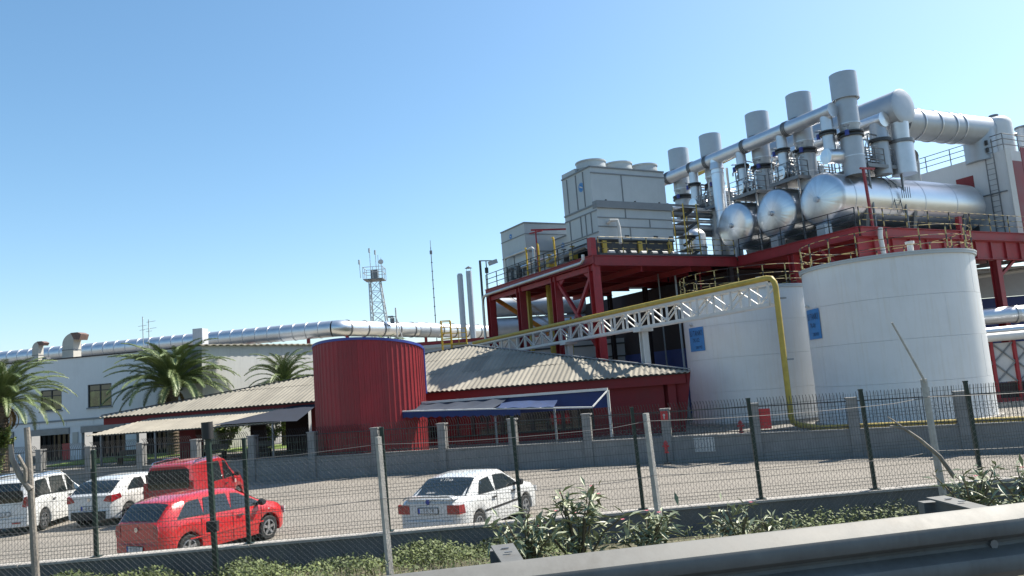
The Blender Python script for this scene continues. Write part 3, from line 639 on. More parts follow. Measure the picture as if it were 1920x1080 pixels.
def gooseneck(label, x, w, h, dep, hood):
    t = thing('roof_vent', label, 'vent', (x, 1.4, 7.5), WB, 'roof vents on the office building'); z0 = 7.5; zt = z0+h
    r = w*.95; pts = [(x, z0), (x+w, z0), (x+w, zt-r)]
    outer = [(x+w+.02-(w+.02)*math.cos(s)+0, zt-r+r*math.sin(s)) for s in [PI/2*i/8 for i in range(9)]]
    poly = [(x, z0)]+[(x, zt-r)]+[(x+w-w*math.cos(PI/2*i/8), zt-r+r*math.sin(PI/2*i/8)) for i in range(1, 9)]+[(x+w+hood*.55, zt)]+[(x+w+hood, zt-.12*h/1.7), (x+w+hood*.8, zt-r*.62), (x+w, zt-r*.62), (x+w, z0)]
    obj('duct', MB().prism([(a, 1.0, b) for a, b in poly], (0, dep, 0)), 'cream', t, sharp=30)
    obj('hood', MB().prism([(x+w*.75, .99, zt+.004), (x+w+hood*.55, .99, zt+.004), (x+w+hood+.03, .99, zt-.12*h/1.7), (x+w+hood*.82, .99, zt-r*.66), (x+w+.05, .99, zt-r*.60)], (0, dep+.02, 0)), 'brown_hood', t)
    obj('collar', MB().box(x-.02, x+w+.02, .98, 1.02+dep, z0+h*.42, z0+h*.45), 'mid_steel', t)
gooseneck('small cream gooseneck vent on the office roof edge', 1.35, .5, 1.75, .5, .45)
gooseneck('large cream gooseneck vent with brown hood on the office roof', 3.75, .88, 2.15, .8, .6)
solo('roof_box', 'low grey box beside the vents on the office roof', 'box', MB().box(2.15, 2.5, 1.0, 1.4, 7.5, 8.05), 'mid_steel', (2.3, 1.2, 7.5), WB)
an = thing('roof_antenna', 'pair of thin television aerials on the office roof', 'antenna', (9.6, 1.9, 7.5), WB)
obj('pole', MB().cyl((9.45, 1.9, 7.5), (9.42, 1.9, 10.45), .03, 6), 'galv', an); obj('pole', MB().cyl((9.9, 1.9, 7.5), (9.88, 1.9, 10.2), .03, 6), 'galv', an)
for z, a, b in ((9.75, 9.1, 9.7), (9.45, 9.2, 9.6), (10.0, 9.75, 10.4), (9.5, 9.7, 10.45), (9.3, 9.7, 10.1)): obj('aerial_rod', MB().cyl((a, 1.85, z), (b, 1.95, z+.05), .016, 5), 'galv', an)
solo('chimney_block', 'plain grey block rising above the office roof behind the palm', 'chimney', MB().box(12.45, 13.2, 3.2, 4.0, 7.45, 9.35), 'far_wall', (12.9, 3.6, 7.45), WB)

AN = Frame((-21.7, 54.4, 0), math.atan2(6.7, 5.1), 1.065, 1.036)
ax = thing('white_annex', 'long white streaked shed behind the palms, with a corrugated roof edge', 'building', (8, -3, .6), AN)
obj('wall', MB().box(0, 24, 0, .2, .6, 7.6), 'annex_wall', ax); obj('end_wall', MB().box(.0, .2, .2, 3.5, .6, 7.6), 'annex_wall', ax)
mb = MB(); n = 24*16
for i in range(n+1):
    xx = -.3+24.6*i/n; h = .035*math.cos(2*PI*i/8); mb.v += [(xx, -.25, 7.66+h), (xx, 3.5, 7.75+h), (xx, -.25, 7.60+h)]
for i in range(n): mb.f += [(3*i, 3*i+3, 3*i+4, 3*i+1), (3*i, 3*i+2, 3*i+5, 3*i+3)]
obj('roof', mb, 'sheet_white', ax, sharp=70)

# ------------------------------------------------------------------ silver pipeline on the roofs
pl = thing('silver_pipeline', 'long segmented silver duct crossing the roofs behind the palms', 'pipeline', (-14.76, 66, 7.6))
legs = [((-52, 75.2, 9.78), (-15.2, 66.05, 9.40)), ((-14.2, 66.6, 9.40), (4.0, 93.0, 9.40))]
for li, (a, b) in enumerate(legs):
    a = Vector(a); b = Vector(b); L = (b-a).length; st = 1.15 if li == 0 else 1.9; n = int(L/st); d = (b-a)/n
    s0 = None
    for i in range(n):
        p = a+d*i; c1 = p+d
        if s0 is None:
            m = MB(); m.cyl(p, c1-d*.0, .69, 22, caps=False); s0 = obj('pipe_section', m, 'silver_dull' if li == 0 else 'silver', pl); m = MB(); m.cyl(p-d*.03, p+d*.03, .735, 22, caps=True); g0 = obj('pipe_ring', m, 'silver_dull' if li == 0 else 'mid_steel', pl); base = p
        else: inst(s0, 'pipe_section', pl, p-base); inst(g0, 'pipe_ring', pl, p-base)
    for i in range(0, n, 5):
        p = a+d*i; obj('pipe_support', MB().bar((p.x, p.y, 7.4), (p.x, p.y, p.z-.66), .25, .25), 'red_steel', pl)
m = MB(); m.tube([(-15.2, 66.05, 9.4), (-14.85, 66.03, 9.4), (-14.45, 66.25, 9.4), (-14.2, 66.6, 9.4)], .69, 22); obj('pipe_bend', m, 'silver', pl)
m = MB(); m.cyl((-9.3, 73.7, 9.4), (-7.7, 76.0, 9.4), .71, 22, caps=False); obj('patched_section', m, 'silver_grey', pl)

# ------------------------------------------------------------------ lattice tower, mast, chimneys
lt = thing('lattice_tower', 'grey lattice radio tower with a small railed platform', 'tower', (-13.6, 80, .6))
zb, zt = .6, 15.3; cb, cx_ = Vector((-13.1, 80, 0)), Vector((-13.95, 80, 0))
def corner(z, k):
    f = (z-zb)/(zt-zb); h = 1.25*(1-f)+.52*f; c = cb.lerp(cx_, f); s = ((-1, -1), (1, -1), (1, 1), (-1, 1))[k % 4]; return Vector((c.x+s[0]*h, c.y+s[1]*h, z))
for k in range(4): obj('tower_leg', MB().bar(corner(zb, k), corner(zt, k), .11, .11), 'galv', lt)
zs = [zb+(zt-zb)*i/13 for i in range(14)]
for i in range(13):
    for k in range(4):
        obj('tower_brace', MB().bar(corner(zs[i], k), corner(zs[i+1], k+1), .05, .05).bar(corner(zs[i], k+1), corner(zs[i+1], k), .045, .045).bar(corner(zs[i+1], k), corner(zs[i+1], k+1), .05, .05), 'galv', lt)
obj('tower_platform', MB().box(-14.95, -12.95, 79.0, 81.0, 15.3, 15.38), 'mid_steel', lt)
railing(lt, [(-14.95, 79.0, 15.38), (-12.95, 79.0, 15.38), (-12.95, 81.0, 15.38), (-14.95, 81.0, 15.38), (-14.95, 79.0, 15.38)], 1.2, (1.2, .65), 1.15, 'galv', .03)
obj('equipment_box', MB().box(-14.3, -13.6, 79.7, 80.3, 15.38, 16.35), 'mid_steel', lt)
for x, y, z, zz in ((-14.3, 80, 15.38, 18.7), (-13.75, 80.2, 15.38, 18.5), (-15.2, 79, 15.5, 17.4)):
    obj('antenna', MB().cyl((x, y, z), (x-.05, y, zz), .035, 6).cyl((x-.05, y-.12, zz-.5), (x-.05, y-.12, zz-.05), .1, 8), 'galv', lt)
obj('antenna_frame', MB().bar((-13.5, 80, 15.4), (-13.5, 80, 17.9), .05).bar((-13.2, 80, 15.4), (-13.2, 80, 17.6), .05), 'galv', lt)
m = MB(); m.lathe((-13.15, 79.55, 17.1), [(0, .16), (.15, .11), (.24, .02), (.26, -.04), (0, -.08)], 18, axis='y'); obj('dish', m, 'white_paint', lt)
ms = thing('radio_mast', 'very thin dark radio mast to the right of the lattice tower', 'mast', (-8.8, 88, .6))
obj('mast_pole', MB().cyl((-8.78, 88, .6), (-8.83, 88, 19.8), .07, 6, r2=.05), 'mid_steel', ms); obj('mast_tip', MB().cyl((-8.83, 88, 19.0), (-8.83, 88, 19.4), .16, 6).cyl((-8.83, 88, 19.4), (-8.83, 88, 20.6), .03, 5), 'mid_steel', ms)
for k in range(11): obj('mast_joint', MB().cyl((-8.81, 88, 9+k), (-8.81, 88, 9.08+k), .11, 6), 'mid_steel', ms)
for (x, zt_, lab, cap) in ((-4.9, 14.45, 'left of two slim grey flues beside the platform', False), (-4.03, 14.75, 'right of two slim grey flues, under a small rain cap', True)):
    t = thing('flue', lab, 'chimney', (x, 75, .6), W0, 'slim grey flues beside the platform'); obj('flue_pipe', MB().cyl((x, 75, .6), (x, 75, zt_), .28, 14), 'silver_grey', t)
    if cap: obj('rain_cap', MB().cyl((x, 75, zt_+.28), (x, 75, zt_+.48), .36, 14, r2=.02), 'dark_steel', t); obj('cap_strut', MB().cyl((x-.2, 75, zt_), (x-.2, 75, zt_+.3), .015, 4).cyl((x+.2, 75, zt_), (x+.2, 75, zt_+.3), .015, 4), 'dark_steel', t)
    else: obj('flue_rim', MB().cyl((x, 75, zt_-.1), (x, 75, zt_+.12), .22, 12), 'silver_grey', t)
lp = thing('lamp_mast', 'white lamp mast with a sloping stay behind the red drum', 'lamp', (-10.45, 70, .6))
obj('pole', MB().cyl((-10.45, 70, .6), (-10.5, 70, 11.2), .07, 8), 'white_paint', lp); obj('stay', MB().cyl((-10.5, 70, 10.4), (-9.9, 70, 7.9), .05, 6), 'white_paint', lp); obj('arm', MB().bar((-10.5, 70, 10.4), (-11.1, 70, 10.45), .1, .06), 'mid_steel', lp); obj('lamp_head', MB().box(-11.2, -10.75, 69.8, 70.2, 10.35, 10.5).cyl((-10.85, 70, 9.8), (-10.85, 70, 10.3), .2, 8), 'mid_steel', lp)
cg = thing('ladder_cage', 'yellow caged access stair behind the canteen roof', 'stair', (-4.9, 60, .6))
for x, y in ((-5.6, 59.5), (-4.9, 59.5), (-5.6, 60.4), (-4.9, 60.4)): obj('cage_post', MB().bar((x, y, .6), (x, y, 8.75), .07), 'yellow', cg)
for z in (7.0, 7.4, 7.85, 8.3, 8.75): obj('cage_hoop', MB().bar((-5.6, 59.5, z), (-4.9, 59.5, z), .05).bar((-4.9, 59.5, z), (-4.9, 60.4, z), .05).bar((-5.6, 60.4, z), (-4.9, 60.4, z), .05).bar((-5.6, 59.5, z), (-5.6, 60.4, z), .05), 'yellow', cg)
obj('landing', MB().box(-4.9, -3.7, 59.5, 60.6, 6.9, 7.0), 'yellow_dull', cg); railing(cg, [(-4.85, 59.55, 7.0), (-3.75, 59.55, 7.0), (-3.75, 60.55, 7.0)], 1.1, (1.1, .75, .4), .6, 'yellow', .03)
rb = thing('rooftop_hall', 'long low hall with white and red roof edges behind the canteen', 'building', (-8, 68, .6))
obj('wall', MB().box(-14, 3, 66.9, 67.1, .6, 7.2).box(-14, 3, 67.1, 80, .6, 7.0), 'far_wall', rb); obj('roof_edge', MB().box(-14.1, 3.1, 66.7, 66.88, 7.2, 7.45), 'white_paint', rb); obj('roof_stripe', MB().box(-14.1, 3.1, 66.72, 66.89, 7.46, 7.75), 'red_steel', rb); obj('roof_deck', MB().box(-14, 3, 67, 80, 7.201, 7.4), 'yard', rb)

# ------------------------------------------------------------------ red steel platforms (plant frame: u along the front, v back)
ZD = 10.6
def ibeam(mb, p, q, w, h):                         # I-section with its top at the given points
    p = Vector(p); q = Vector(q); zz = Vector((0, 0, 1))
    mb.bar(p-zz*.02, q-zz*.02, w, .04); mb.bar(p-zz*(h-.02), q-zz*(h-.02), w, .04); mb.bar(p-zz*(h/2), q-zz*(h/2), .05, h-.082); return mb
p1 = thing('cooling_platform', 'red steel platform carrying the grey cooling towers', 'platform', (5, 7, .6), PL)
obj('deck', MB().box(0.06, 11.1, .06, 13.9, ZD-.06, ZD-.002), 'mid_steel', p1)
obj('edge_beam', ibeam(MB(), (0, -.1, ZD), (0, 14.0, ZD), .2, .52), 'red_steel', p1)
obj('edge_beam', ibeam(MB(), (.12, 0, ZD-.003), (11.2, 0, ZD-.003), .2, .62), 'red_steel', p1)
obj('edge_beam', ibeam(MB(), (.12, 13.95, ZD-.003), (11.2, 13.95, ZD-.003), .2, .62), 'red_steel', p1)
for v in (2.3, 4.6, 6.9, 9.2, 11.5): obj('joist', ibeam(MB(), (.12, v, ZD-.07), (11.1, v, ZD-.07), .2, .5), 'red_steel', p1)
for u in (3.6, 7.4): obj('joist', ibeam(MB(), (u, .15, ZD-.58), (u, 13.8, ZD-.58), .18, .35), 'red_steel', p1)
obj('lower_chord', MB().bar((.2, .2, ZD-.72), (.2, 13.9, ZD-.72), .2, .3), 'red_steel', p1)
def hcol(mb, u, v, z0, z1, w=.42):
    mb.box(u-w/2, u+w/2, v-w/2, v-w/2+.05, z0, z1).box(u-w/2, u+w/2, v+w/2-.05, v+w/2, z0, z1).box(u-.04, u+.04, v-w/2+.05, v+w/2-.05, z0, z1); return mb
for u in (.25, 10.8):
    for v in (.27, 4.6, 9.2, 13.75): obj('column', hcol(MB(), u, v, .6, ZD-.60 if u > 1 else ZD-.53, .5 if (u < 1) else .3), 'red_steel' if u < 1 else 'hall', p1)  # inner columns get a near-black colour for the shade below the deck
obj('corner_post', MB().box(.02, .38, .05, .42, ZD, ZD+1.05), 'red_steel', p1)
obj('cross_brace', MB().bar((.25, 4.35, ZD-.95), (.25, .5, 5.2), .2, .2).bar((.25, .5, ZD-.95), (.25, 4.35, 5.2), .19, .19), 'red_steel', p1)
obj('haunch', MB().prism([(.2, .5, ZD-.88), (.2, 1.4, ZD-.88), (.2, .5, ZD-1.5)], (.1, 0, 0)).prism([(.2, 4.35, ZD-.88), (.2, 3.5, ZD-.88), (.2, 4.35, ZD-1.4)], (.1, 0, 0)), 'red_steel', p1)
railing(p1, [(.1, 14, ZD), (.1, .5, ZD)], 1.1, (1.1, .75, .4), 1.7, 'dark_steel', .026)
railing(p1, [(.5, 0, ZD), (11.1, 0, ZD)], 1.1, (1.1, .75, .4), 1.75, 'hazard', .019)
obj('toe_board', MB().box(.55, 11.1, -.04, -.02, ZD+.001, ZD+.13), 'dark_steel', p1)
dp = MB(); dp.tube([(-.3, .5, ZD+.1), (-.3, .5, ZD-.2), (-.3, .7, ZD-.34), (-.3, 1.0, ZD-.36), (-.3, 13.3, ZD-.46), (-.3, 13.75, ZD-.52), (-.3, 13.95, ZD-.75), (-.3, 14.0, ZD-1.2), (-.3, 14.0, 6.5)], .1, 10)
solo('grey_pipe', 'grey pipe running below the left edge of the red platform', 'pipe', dp, 'galv', (-.3, 7, ZD-.4), PL)
fl = thing('flood_light', 'pole with a floodlight at the far left end of the platform', 'light', (-.1, 14.4, .6), PL)
obj('pole', MB().cyl((-.1, 14.4, .6), (-.1, 14.4, 12.85), .09, 8), 'dark_steel', fl); obj('arm', MB().bar((-.15, 14.4, 12.83), (.9, 14.3, 12.83), .07), 'dark_steel', fl); obj('lamp_head', MB().prism([(.55, 14.1, 12.75), (1.15, 14.1, 12.95), (1.25, 14.1, 12.65), (.65, 14.1, 12.45)], (0, .35, 0)), 'tower_panel', fl); obj('siren', MB().cyl((.35, 14.3, 11.9), (.35, 14.3, 12.3), .14, 8).cyl((.35, 14.3, 10.7), (.35, 14.3, 12.8), .04, 6), 'dark_steel', fl)

p2 = thing('process_platform', 'long red steel platform carrying the silver tanks and stacks', 'platform', (20, 0, .6), PL)
obj('deck', MB().box(11.3, 38, -9.15, 14, ZD-.06, ZD-.002), 'mid_steel', p2)
obj('edge_beam', ibeam(MB(), (11.25, -9.2, ZD+.003), (11.25, -.12, ZD+.003), .22, .62), 'red_steel', p2)
obj('edge_beam', ibeam(MB(), (11.37, -9.25, ZD), (38, -9.25, ZD), .22, .55), 'red_steel', p2)
obj('girder', ibeam(MB(), (11.2, -9.1, ZD-.56), (38, -9.1, ZD-.56), .3, 1.15), 'red_steel', p2)
k = 12.4
while k < 38: obj('stiffener', MB().box(k, k+.05, -9.24, -9.13, ZD-1.66, ZD-.61), 'red_steel', p2); k += 1.55
for v in (-6.5, -4, -1.5, 1, 4, 7, 10): obj('joist', ibeam(MB(), (11.37, v, ZD-.07), (38, v, ZD-.07), .2, .5), 'red_steel', p2)
for (u, v) in ((11.45, -8.9), (17.6, -8.9), (23.9, -8.95), (30.2, -8.95), (36.5, -8.9), (11.45, -4.4)): obj('column', hcol(MB(), u, v, .6, ZD-.7 if v > -8 else ZD-1.72, .46), 'red_steel', p2)
obj('knee_brace', MB().bar((11.45, -8.6, 7.6), (11.45, -6.4, ZD-.7), .18).bar((24.2, -8.95, 7.9), (25.9, -8.95, ZD-1.74), .16), 'red_steel', p2)
obj('upstand_post', MB().box(20.2, 20.5, -9.35, -9.1, ZD-.5, ZD+.85), 'red_steel', p2); obj('upstand_post', MB().bar((12.5, -9.2, ZD), (12.35, -9.2, ZD+3.3), .12), 'red_steel', p2)
obj('upstand_arm', MB().bar((12.1, -9.2, ZD+3.33), (13.3, -9.2, ZD+3.38), .1), 'red_steel', p2)
railing(p2, [(11.25, -.3, ZD), (11.25, -9.1, ZD)], 1.1, (1.1, .75, .4), 1.75, 'dark_steel', .028)
railing(p2, [(11.4, -9.25, ZD), (37.5, -9.25, ZD)], 1.1, (1.1, .75, .4), 2.05, 'hazard', .02)
dpp = MB(); dpp.tube([(26.6, -9.7, 10.6), (26.6, -9.7, 9.1), (26.75, -9.7, 8.95), (29, -9.7, 8.75), (32, -9.7, 8.6)], .1, 10)
solo('white_drain_pipe', 'white elbowed pipe below the right end of the red platform', 'pipe', dpp, 'white_paint', (26.6, -9.7, 8.6), PL)
dpp = MB(); dpp.tube([(12.7, -9.5, ZD-.1), (12.6, -9.5, ZD-.5), (12.55, -9.6, ZD-1.6), (12.6, -9.8, ZD-2.2)], .13, 10)
solo('white_elbow_pipe', 'short white pipe dropping from the platform corner behind the large tank', 'pipe', dpp, 'white_paint', (12.6, -9.5, 8.4), PL)

# hall under the process platform
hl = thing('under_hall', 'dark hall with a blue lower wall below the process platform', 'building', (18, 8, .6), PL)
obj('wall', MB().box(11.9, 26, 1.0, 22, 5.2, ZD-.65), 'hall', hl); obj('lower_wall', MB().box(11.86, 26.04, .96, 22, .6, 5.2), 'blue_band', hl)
for (u, v, c, lab) in ((7.2, 3.1, 'mid_steel', 'thin pale pipe left of the others'), (8.2, 2.6, 'silver_grey', 'thicker pale pipe in the middle'), (9.6, 1.8, 'red_steel', 'thin red pipe nearest the small tank')):
    m = MB(); m.cyl((u, v, .6), (u, v, ZD-.6), .05 if c != 'silver_grey' else .07, 8); solo('riser_pipe', lab+' in the dark space under the platform', 'pipe', m, c, (u, v, .6), PL, 'riser pipes under the platform')

# ------------------------------------------------------------------ cooling towers
def cooling_tower(label, u0, u1, v0, v1, z0, H, big, group='grey box cooling towers'):
    t = thing('cooling_tower', label, 'cooling tower', ((u0+u1)/2, (v0+v1)/2, ZD), PL, group)
    zt = z0+H; zm = z0+H*.48; st = .35 if big else 0
    obj('lower_casing', MB().box(u0, u1, v0, v1, z0, zm), 'tower_panel', t)
    obj('upper_casing', MB().box(u0, u1, v0+st, v1, zm+.002, zt), 'tower_panel', t)
    def trim(a, b, w=.07): obj('seam_trim', MB().bar(a, b, w, w), 'tower_trim', t)
    if big:
        obj('header_box', MB().box(u0-.04, u1+.04, v0-.14, v0+st, zm-.28, zm+.16), 'tower_trim', t)
        for z in (z0+.75, z0+1.3): trim((u0, v0-.01, z), (u1, v0-.01, z), .06)
        for u, a, b in ((u0+2.1, z0+1.3, zm-.28), (u0+3.9, z0+.75, z0+1.3), (u0+2.35, z0, z0+.75)): trim((u, v0-.01, a), (u, v0-.01, b), .06)
        trim((u0+2.3, v0+st-.01, zm+.16), (u0+2.3, v0+st-.01, zt-.35), .06)
        trim((u0, v0+st-.01, zt-.35), (u1, v0+st-.01, zt-.35), .07)
        trim((u0-.01, v0, zm-.05), (u0-.01, v1, zm-.05), .1); trim((u0-.01, v0, zm-.42), (u0-.01, v1, zm-.42), .07); trim((u0-.01, v0, z0+.42), (u0-.01, v1, z0+.42), .07)
        for f in (.18, .35, .5, .85): v = v0+(v1-v0)*f; trim((u0-.01, v, z0+.42), (u0-.01, v, zm-.42), .06)
        for f in (.32, .55, .84): v = v0+(v1-v0)*f; trim((u0-.01, v, zm+.05), (u0-.01, v, zt-.1), .06)
        obj('rear_riser', MB().box(u0+.02, u0+2.5, v0+(v1-v0)*.56, v1-.002, zt+.002, zt+.36), 'tower_panel', t)
        for k in range(3):
            c = (u0+1.2+k*2.05, v0+1.9, zt)
            obj('fan_stack', MB().lathe(c, [(.95, .0), (.95, .28), (1.0, .3), (1.0, .36), (.94, .38), (.92, .7), (.98, .72), (.98, .8), (.9, .8), (.86, .1)], 28), 'tower_panel', t)
        obj('outlet_pipe', MB().tube([(u0+.7, v0-.02, z0+.95), (u0+.7, v0-.3, z0+1.05), (u0+1.1, v0-.45, z0+1.05), (u0+1.15, v0-.5, z0+.6), (u0+1.15, v0-.5, z0-.4)], .1, 10), 'white_paint', t)
        for u in (u0+1.9, u0+4.1, u1-.4): obj('inspection_port', MB().box(u, u+.3, v0-.05, v0-.002, z0+.12, z0+.24), 'dark_steel', t)
        for u in (u0+.8, u0+3.0, u0+4.9): obj('lifting_lug', MB().box(u, u+.08, v0+.1, v0+.2, zm+.162, zm+.3), 'dark_steel', t)
        lc = (u0-.012, v0+(v1-v0)*.40, zt-1.0)
        obj('pad_beam', MB().box(u0, u1, v0+.1, v0+.4, ZD, z0-.002).box(u0, u1, v1-.5, v1-.1, ZD, z0-.002).box(u0-.03, u1+.03, v0-.03, v0+.08, z0-.10, z0-.003), 'dark_steel', t)
        for u in (u0+.2, (u0+u1)/2, u1-.5): obj('pad_post', MB().box(u, u+.3, v0-.02, v0+.09, ZD, z0-.11), 'yellow_dull', t)
    else:
        for z in (zm, z0+H*.28, z0+H*.8): trim((u0-.01, v0, z), (u0-.01, v1, z), .06); trim((u0, v0-.01, z), (u1, v0-.01, z), .06)
        trim((u0-.01, (v0+v1)/2, z0), (u0-.01, (v0+v1)/2, zm), .06)
        for a, b in ((.05, .45), (.55, .78), (.82, .96)):
            obj('louvre', MB().box(u0-.03, u0-.004, v1-(v1-v0)*b, v1-(v1-v0)*a, z0+.15, z0+H*.26), 'dark_steel', t)
        lc = (u0-.012, v0+(v1-v0)*.58, zt-.55)
        obj('pad_beam', MB().box(u0, u1, v0+.1, v1-.1, ZD, z0-.002), 'tower_trim', t)
    trim((u0-.02, v0+st, zt+.03), (u0-.02, v1, zt+.03), .08); trim((u0, v0+st-.02, zt+.03), (u1, v0+st-.02, zt+.03), .08)
    rr = .3 if big else .2
    obj('round_emblem', MB().lathe(lc, [(0, 0), (rr*.72, 0)], 24, axis='x'), 'blue_sign', t)
    obj('emblem_ring', MB().lathe((lc[0]-.002, lc[1], lc[2]), [(rr*.78, 0), (rr*.96, 0)], 24, axis='x'), 'blue_sign', t)
    obj('emblem_bar', MB().bar((lc[0]-.006, lc[1]+rr*.5, lc[2]+rr*.25), (lc[0]-.006, lc[1]-rr*.5, lc[2]-rr*.2), .004, rr*.25), 'white_paint', t)
    return t
cooling_tower('large grey cooling tower with three round fans on top', 1.15, 6.85, .75, 4.3, 11.75, 4.5, True)
cooling_tower('smaller grey cooling tower at the far left end of the platform', .75, 4.2, 8.9, 12.4, 10.75, 3.75, False)
cooling_tower('half hidden grey cooling tower between the two others', 2.6, 6.0, 5.4, 8.3, 10.75, 2.4, False)
# pipework in front of the small towers
pw = thing('tower_pipework', 'grey and yellow pipework in front of the small cooling tower', 'pipework', (.6, 7, ZD), PL)
obj('pipe_run', MB().tube([(.45, 11.5, ZD), (.45, 11.5, 12.35), (.45, 11.3, 12.5), (.45, 7.6, 12.5), (.45, 7.4, 12.4), (.45, 7.4, ZD)], .09, 8), 'galv', pw)
obj('pipe_run', MB().tube([(.5, 8.6, ZD+.4), (.5, 1.2, ZD+.75)], .16, 8), 'mid_steel', pw); obj('pipe_run', MB().tube([(.6, 9.4, ZD+.9), (.6, 4.6, ZD+.9)], .12, 8), 'silver_dull', pw)
for v in (6.6, 4.6, 8.2): obj('yellow_riser', MB().tube([(.35, v, ZD), (.35, v, 12.35), (.4, v+.12, 12.6), (.5, v+.4, 12.65)], .06, 8), 'yellow', pw)
for v in (2.6, 3.6, 5.4, 7.2, 9.8, 10.6): obj('valve_body', MB().box(.35, .75, v, v+.35, ZD+.25, ZD+.75).cyl((.5, v+.17, ZD+.75), (.5, v+.17, ZD+1.05), .05, 6).cyl((.5, v+.17, ZD+1.02), (.5, v+.17, ZD+1.07), .16, 10), ('mid_steel', 'tower_trim', 'yellow_dull')[int(v) % 3], pw)
obj('red_header', MB().bar((.1, 6.9, 13.55), (2.6, 6.5, 13.6), .1, .1).bar((.2, 7.3, 13.4), (.6, 6.3, 13.4), .08, .08).bar((.35, 6.75, ZD), (.35, 6.75, 13.5), .07), 'red_steel', pw)
for k in range(7):
    v = .6+k*.55; obj('pump', MB().cyl((1.5+k*.8, .45, ZD+.22), (1.9+k*.8, .45, ZD+.22), .16, 10).box(1.45+k*.8, 1.95+k*.8, .3, .6, ZD, ZD+.1), ('white_paint', 'tower_trim', 'mid_steel')[k % 3], pw)
lad = thing('access_stair', 'small yellow grated stair tower right of the large cooling tower', 'stair', (8.3, 1.2, ZD), PL)
for u, v in ((7.9, .8), (9.0, .8), (7.9, 1.8), (9.0, 1.8)): obj('stair_post', MB().bar((u, v, ZD), (u, v, 14.2), .06), 'yellow_dull', lad)
for i in range(4): obj('stair_landing', MB().box(7.9, 9.0, .8, 1.8, ZD+.9*i+.6, ZD+.9*i+.65), 'dark_steel', lad); obj('stair_flight', MB().bar((7.95, .85+.3*(i % 2), ZD+.9*i), (8.95, .85+.3*(i % 2), ZD+.9*i+.6), .06, .2), 'dark_steel', lad)

# ------------------------------------------------------------------ three horizontal tanks, stacks and their valves
tl = ['largest looking horizontal silver tank, nearest, right of the others', 'middle of the three horizontal silver tanks', 'leftmost of the three horizontal silver tanks']
for k, vc in enumerate((-6.0, -2.43, 1.15)):
    t = thing('horizontal_tank', tl[k], 'tank', (18, vc, ZD), PL, 'horizontal silver tanks'); zc = 12.95; rr = 1.60; uL = 12.75; uR = 26.2
    obj('shell', MB().cyl((uL, vc, zc), (uR, vc, zc), rr, 48, caps=False), 'silver', t)
    prof = [(rr, 0), (rr*.985, -.14), (rr*.9, -.3), (rr*.7, -.43), (rr*.4, -.52), (.16, -.56)]
    for gI in range(32):                                   # folded gore sheets of the dished end
        a0 = 2*PI*gI/32; a1 = 2*PI*(gI+1)/32; m = MB()
        m.grid(lambda a, j: (uL+prof[j][1]-.005*math.sin((a-a0)/(a1-a0)*PI)*(1 if 0 < j < 5 else 0), vc+prof[j][0]*math.cos(a), zc+prof[j][0]*math.sin(a)), [a0+(a1-a0)*i/3 for i in range(4)], list(range(6)))
        obj('end_sheet', m, 'silver', t, sharp=50)
    obj('end_nozzle', MB().cyl((uL-.56, vc, zc), (uL-.72, vc, zc), .17, 16).cyl((uL-.72, vc, zc), (uL-.77, vc, zc), .1, 12), 'silver_dull', t)
    obj('far_end', MB().lathe((uR, vc, zc), [(rr, 0), (rr*.9, .3), (rr*.5, .5), (0, .56)], 32, axis='x'), 'silver', t)
    for u in (13.6, 16.8, 20, 23.2): obj('shell_band', MB().cyl((u, vc, zc), (u+.06, vc, zc), rr+.012, 48), 'silver_dull', t)
    for u in (14.6, 19, 24): obj('saddle', MB().prism([(u, vc-1.1, ZD), (u, vc+1.1, ZD), (u, vc+1.42, zc-.76), (u, vc+.9, zc-1.34), (u, vc, zc-rr-.02), (u, vc-.9, zc-1.34), (u, vc-1.42, zc-.76)], (.3, 0, 0)), 'mid_steel', t)
    obj('front_box', MB().box(12.0, 12.6, vc-.45, vc+.15, ZD+.15, ZD+.8), 'silver_grey', t)
    obj('top_valve', MB().cyl((13.1, vc, zc+rr-.02), (13.1, vc, zc+rr+.12), .18, 12), 'white_paint', t)
    if k == 0:
        for u in (17.0, 17.55): obj('ladder_rail', MB().bar((u, vc-1.45, zc+.8), (u, vc-1.70, zc-1.0), .04).bar((u, vc-.4, zc+rr+.35), (u, vc-1.45, zc+.8), .04), 'mid_steel', t)
        for i in range(6): obj('ladder_rung', MB().bar((17.0, vc-1.5-.03*i, zc+.7-.3*i), (17.55, vc-1.5-.03*i, zc+.7-.3*i), .03), 'mid_steel', t)
        for i in range(5): obj('ladder_hoop', MB().bar((17.55+.12*i, vc-1.75-.05*i, zc-.1), (17.55+.12*i, vc-1.75-.05*i, zc+.6), .03), 'mid_steel', t)

